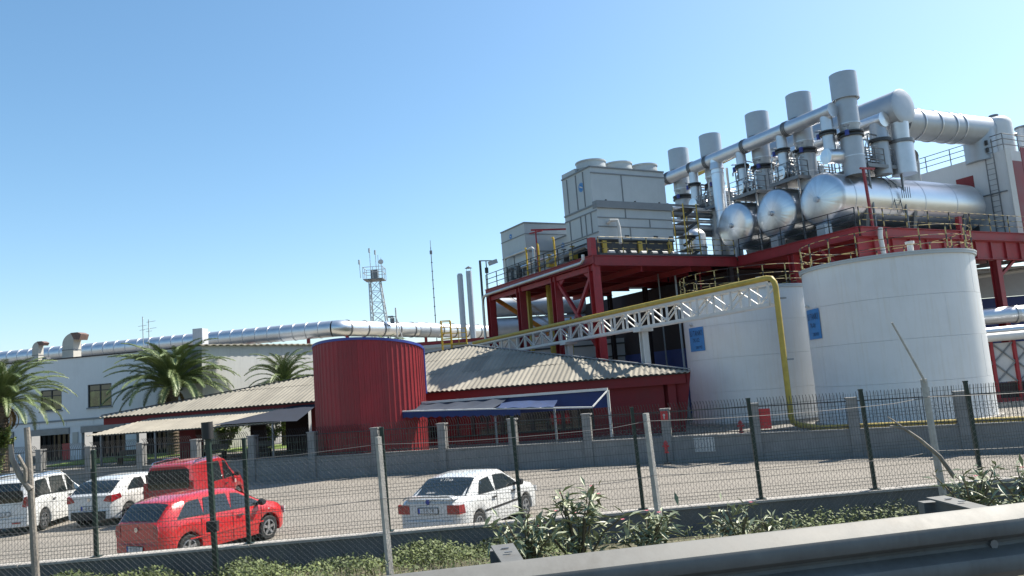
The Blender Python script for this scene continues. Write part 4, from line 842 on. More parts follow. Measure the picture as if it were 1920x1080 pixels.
sl = ['farthest left of the five wide capped silver stacks', 'second from left of the five wide capped silver stacks', 'middle one of the five wide capped silver stacks', 'second from right of the five wide capped silver stacks', 'tallest looking, rightmost of the five wide capped silver stacks']
for k, vc in enumerate((7.6, 4.1, -.5, -4.06, -7.45)):
    u = 14.0; t = thing('vent_stack', sl[k], 'stack', (u, vc, ZD), PL, 'wide capped silver stacks')
    zb = 14.1 if vc < 3 else ZD
    obj('shaft', MB().cyl((u, vc, zb), (u, vc, 16.4), .62, 28, caps=False).cyl((u, vc, 16.75), (u, vc, 17.2), .52, 28, r2=.6, caps=False).cyl((u, vc, 17.2), (u, vc, 18.9), .6, 28, caps=False), 'silver_grey', t)
    obj('flange', MB().cyl((u, vc, 16.4), (u, vc, 16.5), .74, 28).cyl((u, vc, 16.62), (u, vc, 16.72), .74, 28).cyl((u, vc, 16.48), (u, vc, 16.64), .6, 28), 'dark_steel', t)
    obj('seam', MB().cyl((u, vc, 17.18), (u, vc, 17.24), .625, 28), 'silver_dull', t); obj('seam', MB().cyl((u, vc, 15.2), (u, vc, 15.26), .64, 28), 'silver_dull', t)
    obj('cap_drum', MB().lathe((u, vc, 18.72), [(.58, .12), (.75, .0), (.77, 0), (.77, 1.58), (.74, 1.58), (.74, .1)], 36), 'silver_grey', t)
    obj('actuator', MB().cyl((u-.75, vc-.35, 16.4), (u-.75, vc-.35, 16.7), .12, 10).bar((u-.75, vc-.35, 16.55), (u-.4, vc-.2, 16.55), .1), 'blue_trim', t)
    obj('hand_wheel', MB().lathe((u-.75, vc-.35, 16.95), [(.15, 0), (.19, .02), (.15, .04)], 14).cyl((u-.75, vc-.35, 16.75), (u-.75, vc-.35, 16.97), .02, 6), 'galv', t)
hd = thing('header_pipe', 'long sloping looking silver header pipe in front of the stacks', 'pipe', (13, 0, ZD), PL)
obj('pipe', MB().cyl((13, -7.2, 18.1), (13, 11, 18.1), .44, 28), 'silver_dull', hd); obj('end_cap', MB().cyl((13, -7.26, 18.1), (13, -7.201, 18.1), .455, 28), 'silver_dull', hd)
for v in (-3.9, -.3, 3.35, 5.0, 7.6):
    for dv in (0, .12, .24): obj('bellows_ring', MB().cyl((13, v+dv, 18.1), (13, v+dv+.05, 18.1), .485, 28), 'mid_steel', hd)
dl = ['branch pipe below the near end of the header, right side', 'branch pipe below the header between the right and middle stacks', 'branch pipe below the header near the middle stack', 'branch pipe below the far left end of the header']
for k, (vc, r1) in enumerate(((-6.7, .36), (-3.2, .33), (.35, .33), (5.1, .33))):
    u = 13.0; t = thing('branch_pipe', dl[k], 'pipe', (u, vc, 15.4), PL, 'branch pipes below the header')
    obj('drop', MB().cyl((u, vc, 17.9), (u, vc, 16.95), r1, 24, caps=False).cyl((u, vc, 16.7), (u, vc, 15.6), r1*.98, 24, caps=False), 'silver_dull', t)
    obj('flange', MB().cyl((u, vc, 16.7), (u, vc, 16.78), r1+.14, 24).cyl((u, vc, 16.86), (u, vc, 16.94), r1+.14, 24).cyl((u, vc, 16.76), (u, vc, 16.88), r1, 24), 'dark_steel', t)
    obj('cross_pipe', MB().cyl((u-.35, vc, 15.4), (u+1.2, vc-.45 if k < 3 else vc, 15.4), r1+.08, 24), 'silver', t)
    obj('cross_end', MB().lathe((u-.35, vc, 15.4), [(r1+.1, .06), (r1+.1, -.02), (.0, -.05)], 24, axis='x'), 'silver', t)
    obj('actuator', MB().cyl((u-.1, vc+.62, 16.65), (u-.1, vc+.62, 16.95), .11, 10).bar((u, vc+.3, 16.82), (u-.1, vc+.62, 16.82), .1), 'blue_trim', t)
    obj('hand_wheel', MB().lathe((u-.1, vc+.62, 17.12), [(.15, 0), (.19, .02), (.15, .04)], 14), 'galv', t)
    obj('pipe_leg', MB().cyl((u+.1, vc+.1, 14.2 if k < 3 else ZD), (u+.1, vc+.1, 15.05), .05, 6), 'mid_steel', t)
bdp = thing('tall_drop_pipe', 'tall vertical silver pipe falling from the header left of the leftmost horizontal tank', 'pipe', (13, 2.7, ZD), PL)
obj('pipe', MB().tube([(13, 2.7, 18.0), (13, 2.7, 13.4), (12.9, 2.65, 13.0), (12.7, 2.6, 12.85)], .43, 24), 'silver', bdp); obj('collar', MB().cyl((13, 2.7, 16.98), (13, 2.7, 17.04), .46, 24), 'silver_dull', bdp); obj('collar', MB().cyl((13, 2.7, 14.3), (13, 2.7, 14.36), .46, 24), 'silver_dull', bdp); obj('tee', MB().cyl((13, 2.7, 17.3), (13, 2.7, 17.85), .5, 24, r2=.42), 'silver_dull', bdp); obj('side_post', MB().box(13.62, 13.74, 2.4, 2.52, ZD, 17.4), 'white_paint', bdp)

# second, shorter header and catwalks
sh2 = thing('rear_header', 'short silver header pipe behind the rightmost stack', 'pipe', (17, -5, ZD), PL)
obj('pipe', MB().cyl((16.9, -7.7, 17.75), (16.9, 2, 17.75), .45, 24), 'silver', sh2); obj('end_cap', MB().lathe((16.9, -7.7, 17.75), [(.47, .05), (.47, -.02), (0, -.06)], 24, axis='y'), 'silver', sh2)
obj('drop', MB().cyl((16.9, -7.2, 17.6), (16.9, -7.2, 16.6), .46, 24, r2=.55).cyl((16.9, -7.2, 16.4), (16.9, -7.2, 14.4), .5, 24), 'silver_grey', sh2); obj('flange', MB().cyl((16.9, -7.2, 16.4), (16.9, -7.2, 16.6), .68, 24), 'dark_steel', sh2)
for k, (vc, u0, u1) in enumerate(((-7.3, 15.0, 18.2), (-4.2, 12.6, 17.4), (-.7, 12.6, 17.4), (3.2, 12.8, 17.4))):
    t = thing('catwalk', ['grated catwalk with blue valves over the near tank', 'grated catwalk between the near and middle tanks', 'grated catwalk between the middle and left tanks', 'grated catwalk left of the leftmost horizontal tank'][k], 'catwalk', ((u0+u1)/2, vc, ZD), PL, 'catwalks between the tanks')
    obj('grating', MB().box(u0, u1, vc-.3, vc+2.0, 14.78, 14.84), 'dark_steel', t); obj('side_beam', MB().box(u0, u1, vc-.38, vc-.31, 14.68, 14.9).box(u0-.07, u0-.002, vc-.38, vc+2.0, 14.68, 14.9), 'mid_steel', t)
    railing(t, [(u0, vc+2.0, 14.84), (u0, vc-.3, 14.84), (u1, vc-.3, 14.84)], 1.05, (1.05, .7, .35), .9, 'mid_steel', .022)
    for u, v in ((u0+.1, vc-.2), (u1-.1, vc-.2), (u0+.1, vc+1.8)): obj('catwalk_post', MB().bar((u, v, ZD), (u, v, 14.78), .1), 'mid_steel', t)
    rnd = random.Random(k)
    for i in range(20):
        u = u0+.3+rnd.random()*(u1-u0-.8); v = vc+rnd.random()*1.6; h = .35+rnd.random()*.9
        obj('instrument', MB().cyl((u, v, 14.84), (u, v, 14.84+h), .05+.09*rnd.random(), 8).box(u-.1, u+.1, v-.1, v+.1, 14.84+h*.7, 14.84+h), rnd.choice(['silver', 'mid_steel', 'silver_grey', 'blue_trim', 'galv', 'tower_trim']), t)
    for i in range(7):
        v = vc-.2+.34*i; u = u0+.1+.5*rnd.random(); h = 1.0+1.2*rnd.random()
        obj('thin_riser', MB().tube([(u, v, 14.84), (u, v, 14.84+h), (u+.08, v, 14.95+h), (u+.7+rnd.random(), v+.2, 14.95+h)], .035+.025*rnd.random(), 6), rnd.choice(['silver', 'galv', 'mid_steel', 'white_paint']), t)
        if i % 2: obj('valve_wheel', MB().lathe((u+.05, v-.05, 15.3+.4*rnd.random()), [(.12, 0), (.16, .02), (.12, .04)], 12), rnd.choice(['galv', 'mid_steel', 'blue_trim']), t)
    for i in range(3):
        obj('strut', MB().bar((u0+.2, vc+.3+.6*i, 15.0), (u0+.9, vc+.1+.6*i, 16.8), .05), 'galv', t)
    for i in range(6):
        v = vc+.0+.35*i; z = 14.95+.3*i; obj('small_pipe', MB().tube([(u0+.2, v, z-.1), (u0+.2, v, z+.1), (u0+.3, v, z+.2), (u1-.2, v, z+.2)], .055, 7), rnd.choice(['silver', 'silver_dull', 'galv']), t)
# bundle of horizontal pipes left of tanks
pb_ = thing('pipe_bundle', 'stack of horizontal silver pipes right of the large cooling tower', 'pipe bundle', (11.5, 4, ZD), PL)
for i, z in enumerate((14.75, 14.35, 13.95, 13.5, 13.1)): obj('pipe', MB().cyl((9.6, 4.1+.1*i, z), (14.5, 4.1+.1*i, z), (.14, .2, .14, .24, .22)[i], 14), ('silver', 'mid_steel', 'silver', 'silver_dull', 'mid_steel')[i], pb_)
obj('bundle_frame', MB().bar((9.8, 4.5, ZD), (9.8, 4.5, 15.2), .12).bar((13.9, 4.5, ZD), (13.9, 4.5, 15.2), .12).bar((9.8, 4.5, 15.1), (13.9, 4.5, 15.1), .12), 'mid_steel', pb_)
vv = thing('vertical_vessel', 'squat vertical silver vessel between the cooling tower and the left tank', 'vessel', (10.2, 2.6, ZD), PL)
obj('shell', MB().lathe((10.2, 2.6, ZD), [(0, .1), (.75, .1), (.75, 1.9), (.7, 2.05), (.45, 2.3), (.0, 2.4)], 28), 'silver_dull', vv); obj('flange', MB().cyl((10.2, 2.6, ZD+1.0), (10.2, 2.6, ZD+1.07), .8, 28), 'mid_steel', vv)
yl = thing('yellow_ladder', 'tall yellow ladder column behind the large cooling tower', 'ladder', (12.2, 8.0, ZD), PL)
obj('ladder_stile', MB().box(12.0, 12.1, 7.9, 8.0, ZD, 17.6).box(12.5, 12.6, 7.9, 8.0, ZD, 17.6), 'yellow', yl)
for i in range(20): obj('rung', MB().box(12.1, 12.5, 7.93, 7.97, ZD+.3+.33*i, ZD+.34+.33*i), 'yellow', yl)
yb = thing('yellow_beam', 'sloping yellow beam behind the second stack', 'beam', (15, 5, 19), PL); obj('beam', MB().bar((16, 9, 18.6), (16, 2.5, 19.0), .2, .35), 'yellow_dull', yb); obj('beam_leg', MB().bar((16, 8.5, ZD), (16, 8.5, 18.5), .2), 'yellow_dull', yb)

# large duct and its branch
bd = thing('main_duct', 'very large grey duct with a round end above the tanks', 'duct', (18.3, -4, ZD), PL)
obj('barrel', MB().cyl((18.3, -8.1, 18.55), (18.3, 3, 18.55), 1.08, 40, caps=False), 'silver_grey', bd); obj('end_disc', MB().lathe((18.3, -8.1, 18.55), [(1.1, .1), (1.1, -.03), (1.05, -.06), (.6, -.1), (0, -.11)], 40, axis='y'), 'silver_grey', bd)
obj('neck', MB().cyl((18.3, -7.6, 17.6), (18.3, -7.6, 16.5), .62, 28, r2=.55).cyl((18.3, -7.6, 16.3), (18.3, -7.6, 14.4), .72, 28), 'silver_dull', bd); obj('flange', MB().cyl((18.3, -7.6, 16.3), (18.3, -7.6, 16.5), .8, 28), 'mid_steel', bd); obj('rear_leg', MB().box(18.0, 18.6, 1.0, 1.6, ZD, 17.5), 'mid_steel', bd)
qd = thing('branch_duct', 'pale ringed duct leading right from the large round duct', 'duct', (24, -7, ZD), PL)
obj('barrel', MB().cyl((19.2, -7, 17.95), (28.6, -7, 18.2), .97, 36), 'silver_grey', qd)
for u in (20.6, 22.3, 23.9, 24.9): z = 17.95+.25*(u-19.2)/9.4; obj('ring', MB().cyl((u, -7, z), (u+.1, -7, z), 1.03, 36), 'silver_dull', qd)
obj('down_leg', MB().cyl((27.7, -7, 18.1), (27.7, -7, 16.0), 1.0, 32), 'silver_grey', qd)
for z in (16.9, 16.4): obj('sight_port', MB().box(26.9, 27.05, -7.9, -7.75, z, z+.3), 'dark_steel', qd)
cw = thing('cowl_duct', 'small hooded bend behind the near tank', 'duct', (23, -4.5, 14), PL)
obj('bend', MB().tube([(23.6, -4.5, 13.5), (23.6, -4.5, 15.6), (23.4, -4.7, 16.3), (22.9, -5.0, 16.6), (22.4, -5.3, 16.5)], [.55, .55, .55, .52, .5], 18), 'silver_grey', cw); obj('lip', MB().cyl((22.45, -5.27, 16.52), (22.35, -5.34, 16.48), .58, 18), 'mid_steel', cw)

# process building at the right end of the platform
pbd = thing('process_building', 'white and red panelled building at the right end of the platform', 'building', (32, -4, ZD), PL)
obj('wall', MB().box(27.2, 27.4, -8.8, 8, ZD, 16.3).box(27.4, 40, -8.8, -8.6, ZD, 16.3).box(27.4, 40, -8.6, 8, 16.0, 16.2), 'white_wall', pbd)
for (v0, v1, z0, z1) in ((-6.5, -5.3, 14.2, 15.2), (-4.6, -3.9, 13.9, 14.6)): obj('red_panel', MB().box(27.17, 27.198, v0, v1, z0, z1), 'red_clad', pbd)
obj('red_panel', MB().box(27.75, 28.9, -8.84, -8.803, ZD, 15.6).box(28.95, 40, -8.84, -8.803, 14.0, 16.6), 'red_clad', pbd)
obj('grey_shutter', MB().box(29.2, 31.5, -8.84, -8.803, ZD, 13.9), 'silver_grey', pbd)
obj('corner_trim', MB().box(27.1, 27.7, -8.87, -8.80, ZD, 16.4), 'white_paint', pbd)
obj('door', MB().box(27.15, 27.197, -6.4, -5.5, ZD+.02, 12.7), 'mid_steel', pbd)
for v in (-8.15, -7.6): obj('ladder_stile', MB().box(27.0, 27.05, v, v+.06, ZD, 17.2), 'mid_steel', pbd)
for i in range(17): obj('ladder_rung', MB().box(27.0, 27.04, -8.09, -7.6, ZD+.3+.36*i, ZD+.33+.36*i), 'mid_steel', pbd)
obj('conduit', MB().bar((27.12, -8.6, 13.6), (27.12, -3, 13.6), .07), 'mid_steel', pbd)
railing(pbd, [(27.3, 4, 16.3), (27.3, -8.7, 16.3), (36, -8.7, 16.3)], 1.15, (1.15, .8, .42), 1.9, 'mid_steel', .03)
obj('down_pipe', MB().tube([(28.4, -9.6, 16.6), (28.4, -9.7, 12), (28.5, -9.9, 9.3)], .14, 10), 'white_paint', pbd)
vs2 = thing('roof_vessel', 'white domed vessel on the roof of the process building', 'vessel', (29.1, -7.4, 16.2), PL)
obj('shell', MB().lathe((29.1, -7.4, 16.2), [(1.0, 0), (1.0, 2.3), (.93, 2.6), (.7, 2.82), (.35, 2.93), (0, 2.96)], 32), 'white_tank', vs2); obj('manhole', MB().cyl((28.9, -7.5, 19.1), (28.9, -7.5, 19.25), .3, 14), 'mid_steel', vs2); obj('nozzle', MB().cyl((29.7, -7.8, 17.8), (30.2, -8.1, 17.8), .13, 10), 'mid_steel', vs2)
vp_ = thing('roof_pipe_stub', 'grey pipe stub at the right edge above the red wall', 'pipe', (33, -7.5, 16.2), PL); obj('stub', MB().cyl((32.3, -7.5, 16.2), (32.3, -7.5, 18.6), .5, 16), 'silver_grey', vp_); obj('stub_rim', MB().cyl((32.3, -7.5, 18.6), (32.3, -7.5, 18.75), .55, 16), 'mid_steel', vp_)

# ------------------------------------------------------------------ white storage tanks
def storage_tank(label, u, v, Rr, zt, sa, sw, s_z0, s_z1, words):
    t = thing('storage_tank', label, 'tank', (u, v, .6), PL, 'white storage tanks'); n = 72; zb = .6; nc = 4; h = (zt-zb)/nc
    for i in range(nc):
        r = Rr-.004*i; obj('shell_course', MB().lathe((u, v, 0), [(r-.02, zb+h*i+.001), (r, zb+h*i+.006), (r, zb+h*(i+1)-.006), (r-.02, zb+h*(i+1))], n), 'white_tank', t, sharp=40)
        for s in range(6):
            a = (s+.5*(i % 2))*2*PI/6+.2; obj('weld_seam', MB().bar((u+(r+.001)*math.cos(a), v+(r+.001)*math.sin(a), zb+h*i+.01), (u+(r+.001)*math.cos(a), v+(r+.001)*math.sin(a), zb+h*(i+1)-.01), .010, .004, (math.cos(a), math.sin(a), 0)), 'white_tank', t)
    obj('base_ring', MB().lathe((u, v, 0), [(Rr+.18, .6), (Rr+.18, .72), (Rr-.05, .74)], n), 'coping', t)
    obj('top_angle', MB().lathe((u, v, zt), [(Rr-.05, -.1), (Rr+.07, -.1), (Rr+.07, -.01), (Rr+.09, .0), (Rr+.09, .06), (Rr-.05, .07)], n), 'tower_panel', t, sharp=40)
    obj('tank_roof', MB().lathe((u, v, zt), [(Rr-.04, .0), (Rr*.5, .25), (.0, .42)], n), 'white_tank', t)
    rr = Rr-.05
    for z in (1.1, .68, .34): obj('handrail', MB().tube([(u+rr*math.cos(2*PI*i/64), v+rr*math.sin(2*PI*i/64), zt+z) for i in range(65)], .015, 6, caps=False), 'hazard', t)
    s0 = None
    for i in range(18):
        a = 2*PI*i/18
        if s0 is None: s0 = obj('railing_post', MB().box(u+rr-.02, u+rr+.02, v-.02, v+.02, zt+.06, zt+1.12), 'hazard', t); base = Vector((u+rr, v, 0))
        else: inst(s0, 'railing_post', t, Vector((u+rr*math.cos(a), v+rr*math.sin(a), 0))-base)
    obj('roof_nozzle', MB().cyl((u-1.2, v-2.2, zt+.1), (u-1.2, v-2.2, zt+.55), .12, 10).cyl((u-1.2, v-2.2, zt+.5), (u-1.2, v-2.2, zt+.6), .18, 10), 'white_paint', t)
    # sign wrapped on the shell
    rs = Rr+.02; a0 = R(sa); da = sw/Rr
    sg = obj('sign_plate', MB().grid(lambda a, z: (u+rs*math.cos(a), v+rs*math.sin(a), z), [a0-da/2+da*i/8 for i in range(9)], [s_z0, s_z1]), 'blue_sign', t)
    hgt = s_z1-s_z0
    for (w_, fz, sz, sq, dx) in words:
        text(w_, sz, 'ink', sg, lambda x, y: (u+(rs+.008)*math.cos(a0+(x+dx)/Rr), v+(rs+.008)*math.sin(a0+(x+dx)/Rr), s_z0+hgt*fz+y), squeeze=sq)
    obj('sign_lamp', MB().cyl((u+(rs)*math.cos(a0-da*.2), v+rs*math.sin(a0-da*.2), s_z1+.12), (u+(rs+.12)*math.cos(a0-da*.2), v+(rs+.12)*math.sin(a0-da*.2), s_z1+.2), .07, 10), 'white_paint', t)
    return t
storage_tank('large white storage tank, nearest, with a blue sign at its left edge', 5.88, -14.37, 3.55, 7.55, 153, 1.35, 4.45, 5.78, (('SU TANKI', .74, .42, .62, 0), ('TK-01', .45, .30, .8, 0), ('200 M3', .15, .22, .8, .2)))
storage_tank('smaller looking white storage tank behind, with a full blue sign', 6.1, -5.6, 3.55, 7.45, 173, 1.30, 4.5, 5.76, (('SU TANKI', .74, .42, .62, 0), ('TK-02', .45, .30, .8, 0), ('200 M3', .15, .22, .8, .2)))

# ------------------------------------------------------------------ pipe bridge and yellow gas pipe
tb = thing('pipe_bridge', 'white lattice pipe bridge rising to the right above the canteen roof', 'bridge', (-.7, 0, .6), PL)
v0, v1 = -13.9, 14.5; zt0, zt1 = 6.84, 6.62; dh = .90; U0, U1 = -1.0, -.45
def zt_(v): return zt0+(zt1-zt0)*(v-v0)/(v1-v0)
for u in (U0, U1):
    obj('top_chord', MB().bar((u, v0, zt_(v0)), (u, v1, zt_(v1)), .1, .12), 'white_paint', tb); obj('bottom_chord', MB().bar((u, v0, zt_(v0)-dh), (u, v1, zt_(v1)-dh), .1, .14), 'white_paint', tb)
nb = 26
for i in range(nb+1):
    v = v0+(v1-v0)*i/nb
    for u in (U0, U1): obj('vertical', MB().bar((u, v, zt_(v)-.05), (u, v, zt_(v)-dh+.05), .1, .07), 'white_paint', tb)
    obj('cross_tie', MB().bar((U0, v, zt_(v)-dh+.02), (U1, v, zt_(v)-dh+.02), .06).bar((U0, v, zt_(v)-.03), (U1, v, zt_(v)-.03), .06), 'white_paint', tb)
    if i < nb:
        w = v0+(v1-v0)*(i+1)/nb
        for j, u in enumerate((U0, U1)):
            if (i+j) % 2: obj('diagonal', MB().bar((u, v, zt_(v)-.08), (u, w, zt_(w)-dh+.08), .07, .05), 'white_paint', tb)
            else: obj('diagonal', MB().bar((u, v, zt_(v)-dh+.08), (u, w, zt_(w)-.08), .07, .05), 'white_paint', tb)
for v in (-5.0, 2.2): obj('bridge_column', hcol(MB(), -.72, v, .6, zt_(v)-dh-.2, .34), 'white_paint', tb); obj('column_head', MB().box(-1.15, -.3, v-.28, v+.28, zt_(v)-dh-.2, zt_(v)-dh-.06), 'white_paint', tb)
gp = thing('yellow_gas_pipe', 'yellow gas pipe over the bridge, down past the tanks and along the wall', 'pipe', (-.9, -14.3, .9), PL)
obj('bridge_run', MB().tube([(-1.05, v1, zt_(v1)+.16), (-1.05, v0-.05, zt_(v0)+.18), (-1.05, v0-.28, zt_(v0)+.13), (-1.05, v0-.42, zt_(v0)-.05), (-1.05, v0-.46, zt_(v0)-.25), (-1.05, v0-.46, 1.35), (-1.02, v0-.5, 1.12), (-.85, v0-.62, 1.02)], .115, 14), 'yellow_dull', gp)
obj('pipe_clamp', MB().box(-1.07, -.6, v0-.55, v0-.35, 6.1, 6.16).box(-1.07, -.6, v0-.55, v0-.35, 3.6, 3.66), 'tower_trim', gp)
# the low run of the gas pipe follows the block wall
e = PL.w((1.5, v0-.62, 1.02)); lo = (PL.c, PL.s)
def to_pl(x, y): dx, dy = x-PL.b.x, y-PL.b.y; return (dx*PL.c+dy*PL.s, -dx*PL.s+dy*PL.c)
far = [to_pl(x, far_y(x)+.55) for x in (11.6, 14, 17, 20, 24)]
s0 = to_pl(10.9, far_y(10.9)+.6)
obj('ground_run', MB().tube([(-.85, v0-.62, 1.02), (*s0, 1.0)]+[(a, b, 1.0) for a, b in far], .115, 14), 'yellow_dull', gp)
obj('pipe_stand', MB().bar((far[0][0], far[0][1], .6), (far[0][0], far[0][1], .9), .08).bar((far[1][0], far[1][1], .6), (far[1][0], far[1][1], .9), .08), 'dark_steel', gp)

# ------------------------------------------------------------------ things seen below and beyond the platforms
for k, (z, lab) in enumerate(((10.15, 'upper of two pale horizontal tanks seen under the platform'), (8.35, 'lower of two pale horizontal tanks seen under the platform'))):
    t = thing('far_tank', lab, 'tank', (0, 66, z-1), W0, 'pale tanks under the platform'); obj('shell', MB().cyl((-1.6, 66, z), (6, 68, z), .86, 26), 'silver_grey', t); obj('end', MB().lathe((-1.6, 66, z), [(.86, 0), (.7, -.25), (.3, -.38), (0, -.4)], 24, axis='x'), 'silver_grey', t); obj('saddle', MB().box(.2, .6, 65.8, 67, z-1.0, z-.8).box(3.5, 3.9, 66.6, 67.9, z-1.0, z-.8), 'mid_steel', t)
    if k: obj('stand', MB().box(.2, .6, 65.8, 67, .6, z-1.0).box(3.5, 3.9, 66.6, 67.9, .6, z-1.0), 'mid_steel', t)
fd = thing('sloping_duct', 'silver inclined duct seen through the platform legs', 'duct', (3.5, 70, 7)); obj('duct', MB().tube([(2.2, 69.5, 7.6), (3.4, 70, 9.3), (4.0, 70.3, 12.0)], [.5, .62, .7], 18), 'silver_dull', fd); obj('duct_stand', MB().bar((2.2, 69.5, .6), (2.2, 69.5, 7.2), .25), 'mid_steel', fd)
os_ = thing('orange_stair', 'orange steel stair descending to the right under the platform', 'stair', (.6, 58.5, 7)); A = Vector((-1.3, 58, 10.0)); B = Vector((2.5, 58.6, 7.2))
for dy in (0, .9): obj('stringer', MB().bar(A+Vector((0, dy, 0)), B+Vector((0, dy, 0)), .06, .26), 'orange', os_); obj('handrail', MB().cyl(A+Vector((.4, dy, 1.1)), B+Vector((.2, dy, 1.1)), .03, 6).cyl(A+Vector((.4, dy, .6)), B+Vector((.2, dy, .6)), .025, 6), 'galv', os_)
for i in range(13): p = A.lerp(B, (i+.5)/13); obj('tread', MB().box(p.x-.15, p.x+.15, p.y+.04, p.y+.86, p.z-.03, p.z+.01), 'orange', os_)
obj('landing', MB().box(2.4, 4.2, 58.3, 59.8, 7.05, 7.15), 'orange', os_); railing(os_, [(2.6, 58.3, 7.15), (4.2, 58.3, 7.15), (4.2, 59.8, 7.15)], 1.05, (1.05, .6), .8, 'yellow', .03)
for x in (2.6, 4.1): obj('stair_leg', MB().box(x-.1, x+.1, 58.4, 58.6, .6, 7.05), 'yellow_dull', os_)
for k, (u, v) in enumerate(((1.6, 10.6), (1.6, 7.8))):
    m = MB(); m.box(u-.13, u+.13, v-.13, v+.13, .6, ZD-.62); solo('yellow_column', ['left yellow column under the platform', 'right yellow column under the platform'][k], 'column', m, 'yellow_dull', (u, v, .6), PL, 'yellow columns under the platform')
bx = thing('far_cabin', 'beige cabin seen through the cross brace', 'cabin', (6, 75, .6)); obj('wall', MB().box(4.9, 6.6, 74, 76, .6, 8.6), 'cream', bx); obj('roof', MB().box(4.8, 6.7, 73.9, 76.1, 8.6, 8.75), 'brown_hood', bx)
sh_ = thing('light_mast_pair', 'twin green lamp posts with a flat lamp seen right of the cross brace', 'light', (7.6, 76, .6))
for x in (7.5, 8.7): obj('pole', MB().cyl((x, 76, .6), (x, 76, 12.2), .09, 8), 'green_paint', sh_)
obj('lamp_bar', MB().box(7.0, 10.0, 75.8, 76.3, 12.2, 12.45), 'mid_steel', sh_)
lw = thing('low_plant_wall', 'pale low plant wall behind the canteen roof on the right', 'wall', (6, 66, .6)); obj('wall_body', MB().box(-2, 11, 63, 63.3, .6, 6.6), 'far_wall', lw); obj('wall_rail', MB().bar((-2, 62.9, 6.2), (11, 62.9, 6.2), .12).bar((-2, 62.9, 5.2), (11, 62.9, 5.2), .1), 'dark_steel', lw)
# right hand side
RB = thing('blue_based_hall', 'pale blue hall with a dark blue base beyond the right end of the platform', 'building', (45, 62, .6))
obj('wall', MB().box(30, 60, 60, 60.3, 7.35, 9.4), 'far_wall', RB); obj('base_wall', MB().box(30, 60, 59.95, 60.25, .6, 7.3), 'blue_band', RB); obj('roof', MB().box(30, 60, 59.6, 62, 9.4, 9.55), 'white_paint', RB)
cv = thing('gallery_pipe_rack', 'grey railed pipe gallery crossing behind the right end of the platform', 'pipe rack', (42, 57, .6)); a = Vector((29, 57, 9.15)); b = Vector((56, 57, 10.9))
obj('deck_beam', MB().bar(a, b, .6, .25), 'mid_steel', cv); obj('white_pipe', MB().cyl(a-Vector((0, .5, .75)), b-Vector((0, .5, .75)), .17, 10), 'white_paint', cv)
for i in range(16): p = a.lerp(b, i/15); obj('bracket', MB().bar(p+Vector((0, -.3, .12)), p+Vector((0, -.3, .6)), .06), 'dark_steel', cv)
obj('handrail', MB().bar(a+Vector((0, -.3, .6)), b+Vector((0, -.3, .6)), .05), 'dark_steel', cv)
for x in (33, 48): obj('rack_leg', MB().box(x-.15, x+.15, 56.9, 57.2, .6, 9.3), 'mid_steel', cv)
for k, (Yp, z, r_, lab) in enumerate(((48, 5.3, .5, 'thick silver pipe at the right edge behind the large tank'), (46, 4.35, .24, 'thinner silver pipe below the thick one at the right edge'))):
    t = thing('silver_pipe', lab, 'pipe', (26, Yp, .6)); obj('pipe', MB().cyl((22, Yp, z), (40, Yp, z+.3), r_, 20), 'silver_dull', t); obj('pipe_clamp', MB().cyl((30.2, Yp, z+.13), (30.4, Yp, z+.13), r_+.05, 20), 'galv', t)
    for x in (24, 36): obj('pipe_leg', MB().bar((x, Yp, .6), (x, Yp, z-r_+.05), .15), 'mid_steel', t)
lf = thing('red_lattice_rack', 'red framed rack with pale lattice panels at the right edge', 'rack', (23, 41, .6)); Yl = 40.0
obj('top_pipe', MB().cyl((19.5, Yl-.3, 3.95), (34, Yl-.3, 4.1), .22, 14), 'white_paint', lf); obj('tray', MB().box(19.5, 34, Yl, Yl+1.2, 4.1, 4.2), 'tower_panel', lf)
for i in range(7):
    x = 21.5+i*1.15; obj('rack_post', MB().bar((x, Yl, .6), (x, Yl, 4.1), .14), 'red_steel', lf)
    if i < 6:
        obj('panel', MB().box(x+.09, x+1.06, Yl+.06, Yl+.09, 1.75, 3.7), 'lattice_panel', lf)
        obj('lattice_bar', MB().bar((x+.07, Yl, 3.7), (x+1.08, Yl, 2.75), .06).bar((x+.07, Yl, 2.75), (x+1.08, Yl, 3.7), .06).bar((x+.07, Yl, 2.7), (x+1.08, Yl, 1.75), .06).bar((x+.07, Yl, 1.75), (x+1.08, Yl, 2.7), .06), 'tower_trim', lf)
obj('dark_base', MB().box(20.5, 34, Yl+.12, Yl+.3, .6, 1.7), 'hall', lf); obj('red_kerb', MB().box(20.5, 34, Yl-.1, Yl+.05, .6, .95), 'red_steel', lf); obj('kerb', MB().box(20.2, 34, Yl-1.6, Yl-1.4, .6, .85), 'coping', lf)

